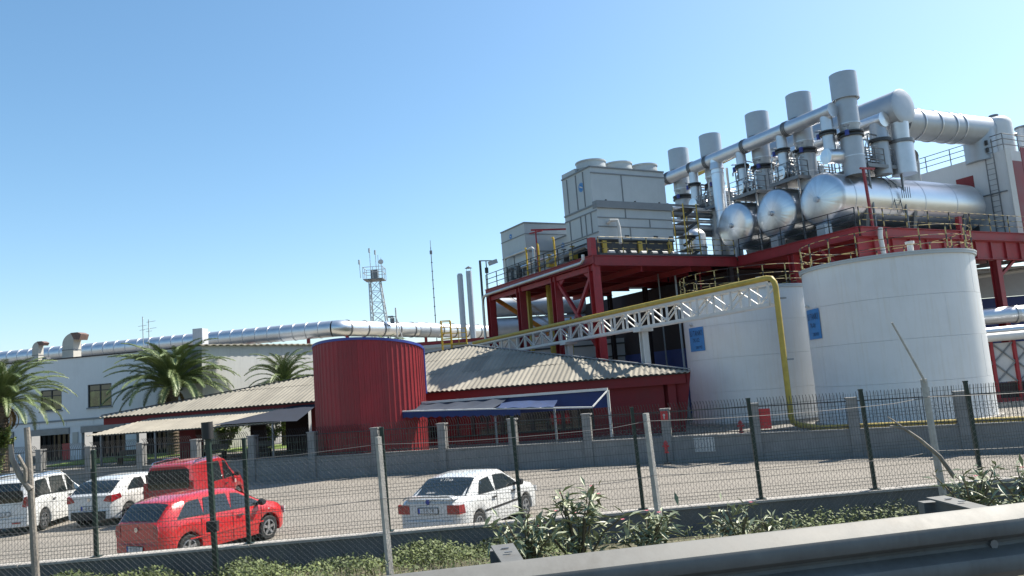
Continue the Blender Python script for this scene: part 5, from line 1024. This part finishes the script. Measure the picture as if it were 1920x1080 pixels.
# ------------------------------------------------------------------ palms
def frond_mesh(name, L, droop, seed, m='frond'):
    rnd = random.Random(seed); mb = MB(); n = 26; pts = []
    el = R(62); x = z = 0.0
    for i in range(n+1):
        pts.append(Vector((x, 0, z))); f = i/n; a = el-droop*(f**1.25); x += math.cos(a)*L/n; z += math.sin(a)*L/n
    mb.tube([tuple(p) for p in pts], [.035*(1-.85*i/n)+.004 for i in range(n+1)], 5)
    for i in range(3, n+1):
        for sub in range(4):
            f = (i-1+sub/4)/n; k = min(int(f*n), n-1); p = pts[k].lerp(pts[k+1], f*n-k); d = (pts[k+1]-pts[k]).normalized(); upv = Vector((-d.z, 0, d.x))
            ll = L*.135*(math.sin(PI*min(1, (f*.92+.08)))**.55)*(rnd.uniform(.85, 1.12))
            for s in (-1, 1):
                dr = (d*.8+Vector((0, s, 0))*.62+upv*rnd.uniform(0, .35)).normalized(); tip = p+dr*ll+Vector((0, 0, -.16*ll)); mid = p+dr*ll*.5+upv*.02
                w = d*.017; b = len(mb.v); mb.v += [tuple(p-w), tuple(p+w), tuple(mid+w*1.1), tuple(tip), tuple(mid-w*1.1)]; mb.f += [(b, b+1, b+2, b+4), (b+4, b+2, b+3)]
    me = bpy.data.meshes.new(name); me.from_pydata(mb.v, [], mb.f); me.materials.append(MATS[m]); return me
FR = [frond_mesh('frond_a', 4.3, R(88), 1), frond_mesh('frond_b', 4.1, R(74), 2), frond_mesh('frond_c', 4.4, R(102), 3)]
FD = frond_mesh('frond_d', 2.6, R(120), 4, 'frond_dead')
def palm(label, x, y, zc, sc, seed, nf=78, trunk_r=.36):
    rnd = random.Random(seed); t = thing('palm_tree', label, 'palm', (x, y, .6), W0, 'palms behind the wall')
    mb = MB(); n = 22; H = zc-.6
    pr = []
    for i in range(n*2+1):
        f = i/(n*2); r_ = trunk_r*(1.12-.25*f)+(.035 if i % 2 else 0); r_ = r_*(1+.5*max(0, f-.82)/.18); pr.append((r_, H*f))
    pr += [(trunk_r*.9, H+.12), (0, H+.3)]
    mb.lathe((x, y, .6), pr, 14); obj('trunk', mb, 'trunk', t, sharp=25)
    def add(me, el_rot, az, s, nm):
        o = bpy.data.objects.new(nm, me); COL.objects.link(o); o.parent = t; o.location = (0, 0, H+.05); o.rotation_euler = (rnd.uniform(-.2, .2), el_rot, az); o.scale = (s, s, s)
    for i in range(nf):
        f = (i+.5)/nf; tilt = R(-33+82*f**1.1)+rnd.uniform(-.1, .1)   # steep in the middle, hanging outside
        add(FR[i % 3], tilt, i*2.39996+rnd.uniform(-.2, .2), sc*(.82+.22*rnd.random())*(1.0 if f > .2 else .85), 'frond')
    for i in range(9): add(FD, R(78+rnd.uniform(-8, 14)), rnd.uniform(0, 6.28), sc*.7, 'dry_frond')
    return t
palm('largest palm, standing just left above the canteen roof', -23.4, 53.5, 5.0, 1.14, 11, 96)
palm('palm at the left edge with ivy around its trunk', -29.4, 45.0, 4.5, .98, 12)
palm('small palm partly hidden left of the red drum', -16.1, 54.5, 4.8, .84, 13, 48, .3)
palm('palm top just visible above the rim of the red drum', -10.7, 64.0, 6.7, .6, 14, 40, .28)

def leafy(name, label, cat, c, rad, n, m, seed, size=.09, fr=W0, group=None, stems=6, up=.35, petals=0, lance=3.2, flat=.0):
    rnd = random.Random(seed); t = thing(name, label, cat, c, fr, group); st = MB(); lf = MB(); c = Vector(c)
    tips = []
    for i in range(stems):
        a = rnd.uniform(0, 6.28); q = rnd.uniform(.25, 1); tip = c+Vector((math.cos(a)*rad[0]*q, math.sin(a)*rad[1]*q, rad[2]*rnd.uniform(.55, 1.0))); mid = c.lerp(tip, .5)+Vector((0, 0, rad[2]*.12))
        st.tube([tuple(c), tuple(mid), tuple(tip)], [.018, .012, .005], 5); tips.append((mid, tip))
    for i in range(n):
        mid, tip = rnd.choice(tips); f = rnd.random()**.75
        p = (c.lerp(mid, f*2) if f < .5 else mid.lerp(tip, f*2-1))+Vector((rnd.gauss(0, .05), rnd.gauss(0, .05), rnd.gauss(0, .05)))
        d = (Vector((rnd.gauss(0, 1), rnd.gauss(0, 1), rnd.gauss(up, .6)))).normalized(); s = d.cross(Vector((rnd.gauss(0, .3), rnd.gauss(0, .3), 1))).normalized()
        l = size*rnd.uniform(.7, 1.35); w = l/lance; b = len(lf.v); bend = Vector((0, 0, -.18*l))
        lf.v += [tuple(p), tuple(p+d*l*.45+s*w*.5), tuple(p+d*l+bend), tuple(p+d*l*.45-s*w*.5)]; lf.f.append((b, b+1, b+2, b+3))
    obj('stem', st, 'stem', t); obj('foliage', lf, m, t, sharp=None, fix=False)
    for i in range(petals):
        mid, tip = rnd.choice(tips); p = tip+Vector((rnd.gauss(0, .03), rnd.gauss(0, .03), .02)); pm = MB()
        for k in range(5):
            a = k*1.2566; e = p+Vector((math.cos(a)*.03, math.sin(a)*.03, .012)); pm.poly([tuple(p), tuple(p.lerp(e, .6)+Vector((-math.sin(a)*.014, math.cos(a)*.014, 0))), tuple(e), tuple(p.lerp(e, .6)-Vector((-math.sin(a)*.014, math.cos(a)*.014, 0)))])
        obj('flower', pm, 'petal', t, sharp=None)
    return t
# ivy on the left palm
leafy('ivy_bush', 'bright ivy bush wrapped around the trunk of the left palm', 'ivy', (-29.2, 44.3, .6), (.9, .8, 2.9), 2600, 'leaf_bright', 21, .16, stems=26, lance=1.3)
leafy('ivy_bush', 'second ivy bush at the very left edge below the palm', 'ivy', (-30.3, 44.4, .6), (.9, .8, 2.4), 2000, 'leaf_bright', 22, .16, stems=22, lance=1.3)
# oleanders on the verge
def G(x, y): return (x, y, verge_z(x, y)-.02)
OL = [('big oleander bush with a few pink flowers below the white sedan', 0.55, 9.6, (.66, .4, 1.0), 330, 6, .2),
      ('dense oleander bush just right of the crash barrier arm', -.05, 9.2, (.46, .35, .78), 260, 2, .19),
      ('wide oleander bush in front of the second concrete post', 1.35, 9.7, (.6, .4, .66), 260, 3, .19),
      ('small oleander sprig right of the second concrete post', 2.5, 9.8, (.42, .3, .62), 200, 1, .15),
      ('low oleander clump farther right of the second post', 3.0, 10.0, (.3, .3, .42), 160, 0, .14),
      ('oleander bush at the foot of the right concrete post', 5.55, 10.2, (.5, .4, .85), 270, 1, .19),
      ('pale oleander bush near the right edge of the photo', 6.2, 10.1, (.5, .4, .8), 240, 1, .19)]
for k, (lab, x, y, rad, n, pt, sz) in enumerate(OL): leafy('oleander', lab, 'oleander', G(x, y), rad, n, 'leaf', 40+k, sz, group='oleanders on the verge', stems=10+n//60, petals=pt, lance=4.2)
# hedge and shrubs seen through the terrace
leafy('hedge_bush', 'sunlit green bush seen through the left of the terrace', 'bush', (-20.5, 55.3, .62), (1.6, .7, 2.2), 1500, 'leaf_bright', 61, .2, stems=40, lance=1.5, group='bushes behind the terrace')
leafy('hedge_bush', 'sunlit green bush seen through the right of the terrace', 'bush', (-17.2, 54.0, .62), (1.6, .7, 2.0), 1500, 'leaf_bright', 62, .2, stems=40, lance=1.5, group='bushes behind the terrace')

# grass and weeds on the verge: nobody could count them
rnd = random.Random(5); mb = MB()
def clump(x, y): return max(0, .45+.35*math.sin(x*1.7+1.1)*math.sin(x*.63+y*.9+.4)+.25*math.sin(x*4.3+y*2.1)+.18*math.sin(x*9.1-y*5.3))
for i in range(85000):
    x = rnd.uniform(-11, 12); y = 11.8+rnd.random()**.7*2.55+.055*x if rnd.random() < .75 else rnd.uniform(6.0, 12.0)
    y = min(y, wall_y(x)-.16-.12*rnd.random()); c = clump(x, y)
    if x > .5 and rnd.random() > (.14 if x < 4 else .3): continue
    if rnd.random() > .04+c*1.05: continue
    z = verge_z(x, y)-.01; env = .05+.30*c; b = len(mb.v); a = rnd.uniform(0, 6.28); ca, sa = math.cos(a), math.sin(a)
    if rnd.random() < .18:
        h = env*rnd.uniform(.6, 1.35); w = rnd.uniform(.003, .006); ln = rnd.uniform(.15, .6)*h; da = rnd.uniform(0, 6.28); dx, dy = math.cos(da)*ln, math.sin(da)*ln
        mb.v += [(x-ca*w, y-sa*w, z), (x+ca*w, y+sa*w, z), (x+dx*.4+ca*w*.7, y+dy*.4+sa*w*.7, z+h*.62), (x+dx*.4-ca*w*.7, y+dy*.4-sa*w*.7, z+h*.62), (x+dx, y+dy, z+h)]
        mb.f += [(b, b+1, b+2, b+3), (b+3, b+2, b+4)]
    else:
        h = env*rnd.random()**.6; l = rnd.uniform(.03, .08); w = l*rnd.uniform(.18, .36); ti = rnd.uniform(-.5, .9); P = Vector((x, y, z+h)); D = Vector((ca*math.cos(ti), sa*math.cos(ti), math.sin(ti))); S = Vector((-sa, ca, rnd.uniform(-.5, .5)))*w
        mb.v += [tuple(P), tuple(P+D*l*.5+S), tuple(P+D*l), tuple(P+D*l*.5-S)]; mb.f.append((b, b+1, b+2, b+3))
g = obj('verge_grass', mb, 'grass', None, sharp=None, fix=False); stuff(g); g['label'] = 'uneven green grass and weeds at the foot of the low wall'; g['category'] = 'grass'

# ------------------------------------------------------------------ cars
def lerp_tab(tab, x):
    if x <= tab[0][0]: return tab[0][1]
    for i in range(len(tab)-1):
        if x <= tab[i+1][0]:
            k = (x-tab[i][0])/(tab[i+1][0]-tab[i][0]); return tab[i][1]*(1-k)+tab[i+1][1]*k
    return tab[-1][1]
def smooth_tab(tab, passes=2, step=.05):
    x0, x1 = tab[0][0], tab[-1][0]; n = int((x1-x0)/step); v = [lerp_tab(tab, x0+(x1-x0)*i/n) for i in range(n+1)]
    for _ in range(passes): v = [v[0]]+[(v[i-1]+2*v[i]+v[i+1])/4 for i in range(1, n)]+[v[-1]]
    return [(x0+(x1-x0)*i/n, v[i]) for i in range(n+1)]
def car(label, pos, az, L, Wd_, top, belt, wheels, wr, paint, group='cars parked in the lot', tumble=.14, low=.2, name='parked_car', cat='car', glass_side=(), glass_rear=None, glass_front=None, lamps=(), plate=None, extra=None, rim='alloy', rack=False, rear_flat=None, spoiler=None, handles=(), mirror=None, bump_m=None, seams=()):
    fr = Frame((pos[0], pos[1], 0), PI/2-R(az)); t = thing(name, label, cat, (0, 0, 0), fr, group)
    top = smooth_tab(top, 3); belt = smooth_tab(belt, 3); hl = L/2
    def hw(x):
        w = Wd_/2; d = hl-abs(x)
        k = .42
        if d < k: w *= 1-(.16 if x < 0 else .24)*((k-d)/k)**2.2
        return w
    def lowz(x):
        z = low+.10*max(0, (.3-(hl-abs(x)))/.3)
        for wx in wheels:
            d = abs(x-wx); ra = wr+.06
            if d < ra: z = max(z, wr*.97+math.sqrt(ra*ra-d*d))
        return z
    def sec(x):
        w = hw(x); zl = lowz(x); zs = min(lerp_tab(belt, x), lerp_tab(top, x)-.012); zt = lerp_tab(top, x); c = min(1, max(0, (zt-zs)/.42))
        we = w*(.93-tumble*c); ze = zt-.02-.055*c
        zl = min(zl, zs-.06); zm = zl+(zs-zl)*.55
        return [(0, zl), (w-.10, zl), (w-.015, zl+.012), (w+.0, zl+(zs-zl)*.12), (w+.004, zm), (w-.004, zl+(zs-zl)*.86), (w-.03, zs), ((w-.03)*.5+we*.5, zs+(ze-zs)*.5), (we, ze), (we*.86, zt-.012*c-.004), (we*.45, zt-.002), (0, zt)], w, zs, we, ze, zt, c
    n = int(L/.05); xs = [-hl+L*i/n for i in range(n+1)]; extra_x = []
    for wx in wheels: extra_x += [wx-wr-.061, wx-wr-.058, wx+wr+.058, wx+wr+.061]
    xs = sorted(xs+extra_x)
    mb = MB(); rings = []
    for x in xs:
        p = sec(x)[0]; r = [(x, y, z) for y, z in p]+[(x, -y, z) for y, z in reversed(p[1:-1])]; rings.append(len(mb.v)); mb.v += r
    m = 22
    for i in range(len(xs)-1):
        for j in range(m): k = (j+1) % m; mb.f.append((rings[i]+j, rings[i]+k, rings[i+1]+k, rings[i+1]+j))
    mb.f.append(tuple(rings[0]+j for j in range(m))); mb.f.append(tuple(rings[-1]+j for j in reversed(range(m))))
    body = obj('body', mb, paint, t, sharp=38)
    def side_y(x, z):
        _, w, zs, we, ze, zt, c = sec(x); k = (z-zs)/max(.01, ze-zs); return (w-.03)*(1-k)+we*k
    def window(x0, x1, s0, s1, zlo, zhi, cut=.06, nm='side_window'):
        for sg in (-1, 1):
            g = MB(); N = 14; cols = []
            for i in range(N+1):
                x = x0+(x1-x0)*i/N; _, w, zs, we, ze, zt, c = sec(x); a = zs+zlo; b = min(ze-cut, a+(x-x0)*s0+.02, a+(x1-x)*s1+.02, zhi); b = max(b, a+.005); cols.append((x, a, b))
            for x, a, b in cols:
                for k in range(4): z = a+(b-a)*k/3; g.v.append((x, sg*(side_y(x, z)+.008), z))
            for i in range(N):
                for k in range(3): q = i*4+k; g.f.append((q, q+4, q+5, q+1))
            obj(nm, g, 'glass_car', t, sharp=60)
            if nm == 'side_window':
                tr = MB(); cc = [(cols[0][0]-.022, cols[0][1]-.02, cols[0][2]+.02)]+[(x, a-.02, b+.018) for x, a, b in cols]+[(cols[-1][0]+.022, cols[-1][1]-.02, cols[-1][2]+.02)]
                for x, a, b in cc:
                    for k in range(4): z = a+(b-a)*k/3; tr.v.append((x, sg*(side_y(x, z)+.004), z))
                for i in range(len(cc)-1):
                    for k in range(3): q = i*4+k; tr.f.append((q, q+4, q+5, q+1))
                obj('window_seal', tr, 'trim_black', t, sharp=60)
    for w_ in glass_side: window(*w_)
    def top_glass(x0, x1, frac, nm, dx):
        g = MB(); N = 8
        for i in range(N+1):
            x = x0+(x1-x0)*i/N; _, w, zs, we, ze, zt, c = sec(x)
            for j in range(9):
                f = -1+2*j/8; ff = abs(f)*frac; z = zt-(.012 if ff > .86 else 0)-(ff**2)*.02; g.v.append((x+dx, f*we*frac, z+.008))
        for i in range(N):
            for j in range(8): q = i*9+j; g.f.append((q, q+9, q+10, q+1))
        obj(nm, g, 'glass_car', t, sharp=60)
    if glass_rear: top_glass(glass_rear[0], glass_rear[1], glass_rear[2], 'rear_window', -.008)
    if glass_front: top_glass(glass_front[0], glass_front[1], glass_front[2], 'windscreen', .008)
    if rear_flat:
        for (y0, y1, z0, z1, mm, nm) in rear_flat:
            rr = .05; g = MB(); xx = -hl-.012
            g.prism([(xx, y0+rr, z0), (xx, y1-rr, z0), (xx, y1, z0+rr), (xx, y1, z1-rr), (xx, y1-rr, z1), (xx, y0+rr, z1), (xx, y0, z1-rr), (xx, y0, z0+rr)], (.02, 0, 0)); obj(nm, g, mm, t)
    # wheels
    for wx in wheels:
        for sg in (-1, 1):
            yc = sg*(Wd_/2-.115)
            tw = obj('wheel', MB().lathe((wx, yc, wr), [(wr*.62, -.095), (wr*.9, -.1), (wr*.98, -.085), (wr, -.05), (wr, .05), (wr*.98, .085), (wr*.9, .1), (wr*.62, .095)], 28, axis='y'), 'rubber', t)
            rm = MB(); yo = yc+sg*.075; rm.lathe((wx, yo, wr), [(wr*.66, sg*.022), (wr*.60, sg*.026), (wr*.56, -sg*.03), (0, -sg*.035)], 24, axis='y')
            rim_o = obj('rim', rm, rim if rim == 'hubcap' else 'dark_steel', tw)
            sp = MB()
            for k in range(5):
                a = k*1.2566+.3; ca, sa = math.cos(a), math.sin(a); sp.bar((wx+ca*.03, yo+sg*.012, wr+sa*.03), (wx+ca*wr*.62, yo+sg*.02, wr+sa*wr*.62), .065 if rim != 'hubcap' else .05, .02, (0, 1, 0))
            sp.cyl((wx, yo-sg*.01, wr), (wx, yo+sg*.025, wr), wr*.2, 12); sp.lathe((wx, yo, wr), [(wr*.66, sg*.024), (wr*.56, sg*.027)], 24, axis='y'); obj('spokes', sp, rim, tw)
            # dark wheel housing
            obj('wheel_housing', MB().cyl((wx, sg*(Wd_/2-.32), wr), (wx, sg*(Wd_/2-.3), wr), wr+.05, 20), 'trim_black', t)
    # bumpers
    for s, nm in ((-1, 'rear_bumper'), (1, 'front_bumper')):
        b = MB(); N = 12; zb0, zb1 = (low+.04, low+.34)
        def bp(i, k):
            f = -1+2*i/N; xx = s*(hl+.045-.05*abs(f)**3) if abs(f) < .95 else s*(hl-.30); y = f*hw(s*(hl-.08))*1.035 if abs(f) < .95 else f/abs(f)*(hw(s*(hl-.30))+.006)
            return (xx-(s*.06 if k in (0, 3) else 0), y*(1 if k in (1, 2) else .99), (zb0, zb0+.02, zb1-.03, zb1)[k])
        b.grid(bp, list(range(N+1)), [0, 1, 2, 3]); obj(nm, b, bump_m or paint, t, sharp=40)
    for (pts, d, mm, nm) in lamps: obj(nm, MB().prism(pts, d), mm, t)
    if plate:
        y, z, txt, mm = plate; xx = -hl-(.062 if z < low+.34 else .02)
        obj('plate_frame', MB().box(xx-.004, xx+.002, y-.275, y+.275, z-.07, z+.07), 'trim_black', t); pt = obj('number_plate', MB().box(xx-.008, xx, y-.26, y+.26, z-.055, z+.055), 'plate_white', t); obj('plate_band', MB().box(xx-.0095, xx-.0082, y+.21, y+.258, z-.053, z+.053), 'plate_blue', pt)
        text(txt, .11, 'trim_black', pt, lambda a, b: (xx-.0105, y-.02-a, z+b), squeeze=.72)
    if rack:
        for sg in (-1, 1):
            x0, x1 = rack; _, w, zs, we, ze, zt, c = sec(0); r = MB(); r.tube([(x0, sg*we*.95, lerp_tab(top, x0)-.03), (x0+.12, sg*we*.95, lerp_tab(top, x0)+.04), ((x0+x1)/2, sg*we*.95, lerp_tab(top, 0)+.05), (x1-.12, sg*we*.95, lerp_tab(top, x1)+.04), (x1, sg*we*.95, lerp_tab(top, x1)-.03)], .022, 8); obj('roof_rail', r, 'chrome', t)
    if spoiler:
        x, z, w, h = spoiler; s = MB(); N = 16
        s.grid(lambda i, k: (x+(-.03, -.05, .16, .17)[k]-.0, -w+2*w*i/N, z+(h+.0 if abs(-1+2*i/N) < .86 else h*(1-abs(-1+2*i/N))/.14)+(-.035, .0, .0, -.03)[k]), list(range(N+1)), [0, 1, 2, 3]); obj('spoiler', s, paint, t)
    for x, z in handles:
        for sg in (-1, 1):
            yy = sec(x)[1]+.004; obj('door_handle', MB().cbox((x, sg*(yy+.012), z), (.16, .035, .035)), 'chrome' if paint == 'car_red' else 'trim_black', t)
    for x, z0, z1 in seams:
        for sg in (-1, 1):
            s = MB(); N = 6; pts = []
            for i in range(N+1): z = z0+(z1-z0)*i/N; pts.append((x, sg*(sec(x)[1]+.0035), z))
            s.tube(pts, .006, 4); obj('door_seam', s, 'trim_black', t)
    if mirror:
        x, z = mirror
        for sg in (-1, 1):
            w = sec(x)[1]; obj('mirror', MB().lathe((x, sg*(w+.09), z), [(0, -.1), (.07, -.09), (.085, 0), (.07, .06), (0, .1)], 10, axis='y'), 'trim_black', t); obj('mirror_arm', MB().bar((x, sg*(w-.06), z-.03), (x, sg*(w+.05), z-.02), .05), 'trim_black', t)
    if extra: extra(t, sec, hl)
    return t
def bl(sg, y0, y1, z0, z1, x, d=.05): return [(x, sg*y0, z0), (x, sg*y1, z0), (x, sg*y1, z1), (x, sg*y0, z1)]

# white saloon
def sed_extra(t, sec, hl):
    obj('badge', MB().lathe((-hl-.006, 0, .93), [(0, -.006), (.055, -.004), (.06, 0)], 16, axis='x'), 'blue_trim', t)
    def on_glass(xc, yc): return lambda a, b: (xc+b*.86-.012, yc-a, sec(xc+b*.86)[5]+.016)
    text('V 7745', .15, 'white_paint', t, on_glass(-1.15, .05), name='window_lettering', squeeze=.85)
    text('SERIN', .10, 'white_paint', t, on_glass(-1.58, .25), name='window_lettering', squeeze=.9)
    for sg in (-1, 1): obj('body_moulding', MB().bar((-1.0, sg*(.845+.004), .55), (1.0, sg*(.845+.004), .55), .02, .05), 'trim_black', t)
hw_s = 2.13
car('white saloon car parked alone in the middle of the lot', (-1.36, 20.25), 25.5, 4.26, 1.70,
    [(-2.13, .90), (-2.05, .965), (-1.68, .985), (-1.05, 1.335), (-.75, 1.385), (-.1, 1.405), (.35, 1.37), (1.02, .97), (1.6, .90), (2.0, .80), (2.13, .66)],
    [(-2.13, .86), (-1.7, .93), (-1.0, .93), (.5, .90), (1.1, .88), (2.13, .64)], (-1.28, 1.24), .29, 'car_white',
    glass_side=((-1.18, -.42, 1.0, 6, .03, 2), (-.34, .86, 6, .62, .03, 2)), glass_rear=(-1.66, -1.02, .94), glass_front=(.32, 1.0, .93),
    lamps=[(bl(s, .50, .80, .66, .86, -hw_s-.012), (.06, 0, 0), 'lamp_red', 'tail_lamp') for s in (-1, 1)]+[([(-hw_s-.012, s*.8, .66), (-hw_s+.20, s*.848, .66), (-hw_s+.16, s*.846, .86), (-hw_s-.012, s*.8, .86)], (0, s*.012, 0), 'lamp_red', 'tail_lamp') for s in (-1, 1)]+[(bl(s, .45, .75, .56, .70, hw_s-.02), (.06, 0, 0), 'lamp_clear', 'head_lamp') for s in (-1, 1)],
    plate=(0, .74, '16 FL 745', 0), spoiler=(-2.08, .985, .68, .06), handles=((-.52, .80), (.5, .80)), mirror=(.72, .98), rim='hubcap', extra=sed_extra, seams=((-.38, .3, .9), (.9, .3, .86)))
# red hatchback
hw_p = 1.95
def pol_extra(t, sec, hl):
    obj('badge', MB().cyl((-hl-.01, 0, .83), (-hl-.025, 0, .83), .055, 18), 'chrome', t)
    obj('roof_aerial', MB().cyl((-1.35, 0, 1.44), (-1.62, 0, 1.58), .008, 5), 'trim_black', t)
    obj('fuel_lamp', MB().cbox((1.25, -sec(1.25)[1]-.004, .78), (.06, .01, .03)), 'lamp_clear', t)
    for sg in (-1, 1): obj('side_crease', MB().bar((-1.2, sg*(.834), .50), (1.05, sg*(.834), .50), .014, .03), 'car_red', t)
car('bright red hatchback with dark windows, nearest to the wire fence', (-7.95, 19.95), 27, 3.9, 1.65,
    [(-1.95, .97), (-1.90, 1.0), (-1.70, 1.27), (-1.55, 1.38), (-1.0, 1.455), (-.2, 1.48), (.35, 1.43), (1.12, 1.02), (1.6, .93), (1.88, .80), (1.95, .68)],
    [(-1.95, .93), (-1.3, .97), (0, .93), (1.1, .90), (1.95, .62)], (-1.20, 1.26), .30, 'car_red', tumble=.13,
    glass_side=((-1.48, -.775, .95, 12, .03, 2), (-.765, .045, 12, 12, .03, 2), (.06, 1.02, 12, .68, .03, 2)), glass_rear=(-1.91, -1.58, .92), glass_front=(.38, 1.08, .92),
    lamps=[([(-hw_p-.012, s*.54, .66), (-hw_p-.012, s*.70, .66), (-hw_p-.012, s*.72, .80), (-hw_p-.012, s*.68, .92), (-hw_p-.012, s*.56, .92)], (.03, 0, 0), 'lamp_red', 'tail_lamp') for s in (-1, 1)]+[(bl(s, .45, .7, .56, .74, hw_p-.03), (.05, 0, 0), 'lamp_clear', 'head_lamp') for s in (-1, 1)],
    plate=(0, .42, '07 ZN 47', 0), handles=((-.62, .79), (.30, .79)), mirror=(.92, .99), extra=pol_extra, seams=((.07, .28, .9), (1.0, .28, .86), (-.86, .5, .92)))
# red van
hw_v = 2.1
def van_extra(t, sec, hl):
    text('18', .2, 'white_paint', t, lambda a, b: (1.0+a, -sec(1.0)[1]-.008, .86+b), name='door_number')
    obj('sticker', MB().cbox((-.02, -sec(0)[1]+.04, 1.16), (.1, .01, .03)), 'white_paint', t)
car('dark red small van with a large rear window, behind the red hatchback', (-11.15, 27.35), 2, 4.2, 1.74,
    [(-2.1, 1.70), (-2.0, 1.78), (-1.2, 1.82), (.1, 1.82), (.5, 1.74), (1.18, 1.18), (1.7, 1.08), (2.02, .92), (2.1, .72)],
    [(-2.1, 1.02), (.5, 1.02), (1.2, 1.02), (2.1, .7)], (-1.35, 1.32), .31, 'van_red', tumble=.09, bump_m='trim_black',
    glass_side=((-.9, .02, 7, 7, .04, 1.66), (.12, 1.02, 5, .9, .04, 1.66)), glass_front=(.52, 1.14, .92),
    rear_flat=((-.66, .66, 1.02, 1.62, 'glass_car', 'rear_window'),), lamps=[(bl(s, .68, .80, .75, 1.25, -hw_v-.012), (.03, 0, 0), 'lamp_red', 'tail_lamp') for s in (-1, 1)], plate=(0, .62, '07 KL 18', 0), rack=(-1.8, .1), handles=((.25, .88),), mirror=(.95, 1.12), extra=van_extra, rim='hubcap', seams=((.07, .3, 1.0), (-.95, .3, 1.0)))
# white hatchback
hw_h = 2.03
def hat_extra(t, sec, hl):
    obj('badge', MB().cyl((-hl-.006, 0, .86), (-hl-.02, 0, .86), .05, 14), 'chrome', t); obj('lower_valance', MB().box(-hl-.062, -hl-.03, -.6, .6, .24, .50), 'trim_black', t); obj('wiper', MB().bar((-1.66, -.1, 1.21), (-1.72, .2, 1.16), .02), 'trim_black', t)
car('white compact hatchback between the silver railed car and the red van', (-13.55, 27.5), 9, 4.06, 1.75,
    [(-2.03, .98), (-1.97, 1.02), (-1.62, 1.28), (-1.38, 1.41), (-.8, 1.48), (0, 1.49), (.5, 1.42), (1.25, 1.02), (1.75, .92), (2.0, .78), (2.03, .68)],
    [(-2.03, .94), (-1.2, 1.03), (0, .98), (1.2, .90), (2.03, .64)], (-1.28, 1.3), .31, 'car_white', tumble=.15,
    glass_side=((-1.28, -.35, .62, 8, .03, 2), (-.28, 1.05, 8, .5, .03, 2)), glass_rear=(-1.93, -1.42, .95), glass_front=(.5, 1.2, .92),
    lamps=[([(-hw_h-.01, s*.50, .80), (-hw_h-.01, s*.74, .76), (-hw_h-.01, s*.75, .98), (-hw_h-.01, s*.62, .96)], (.03, 0, 0), 'lamp_red', 'tail_lamp') for s in (-1, 1)]+[([(-hw_h+.0, s*.755, .76), (-hw_h+.36, s*.862, .86), (-hw_h+.30, s*.85, 1.0), (-hw_h, s*.755, .97)], (0, s*.03, 0), 'lamp_red', 'tail_lamp') for s in (-1, 1)],
    plate=(0, .60, '07 BT 31', 0), handles=((-.5, .86),), mirror=(.85, 1.0), extra=hat_extra, seams=((-.31, .3, .95),))
# white people carrier
hw_u = 2.25
car('tall white people carrier with chrome roof rails at the left edge', (-16.5, 27.2), -5, 4.5, 1.82,
    [(-2.25, 1.28), (-2.2, 1.5), (-2.08, 1.66), (-1.6, 1.72), (-.4, 1.74), (.3, 1.70), (1.15, 1.15), (1.75, 1.03), (2.15, .9), (2.25, .72)],
    [(-2.25, 1.02), (-1.6, 1.10), (.3, 1.02), (1.2, .98), (2.25, .68)], (-1.42, 1.35), .33, 'car_white', tumble=.13,
    glass_side=((-1.95, -1.02, 2.2, 8, .03, 2), (-.96, .08, 8, 8, .03, 2), (.14, 1.05, 8, .75, .03, 2)), glass_front=(.35, 1.1, .92),
    rear_flat=((-.64, .64, 1.0, 1.36, 'glass_car', 'rear_window'),), glass_rear=(-2.235, -2.12, .86),
    lamps=[([(-hw_u-.012, s*.62, .86), (-hw_u-.012, s*.755, .82), (-hw_u-.012, s*.755, 1.16), (-hw_u-.012, s*.68, 1.14)], (.03, 0, 0), 'lamp_red', 'tail_lamp') for s in (-1, 1)]+[([(-hw_u, s*.77, .86), (-hw_u+.22, s*.87, .88), (-hw_u+.16, s*.86, 1.14), (-hw_u, s*.77, 1.16)], (0, s*.015, 0), 'lamp_red', 'tail_lamp') for s in (-1, 1)]+[(bl(s, .35, .6, .36, .40, -hw_u-.06), (.02, 0, 0), 'lamp_red', 'reflector') for s in (-1, 1)],
    plate=(0, .66, '07 GK 09', 0), rack=(-1.75, .15), handles=((-.85, .92), (.25, .92)), mirror=(.95, 1.05), seams=((-1.0, .3, 1.0), (.1, .3, 1.0)))
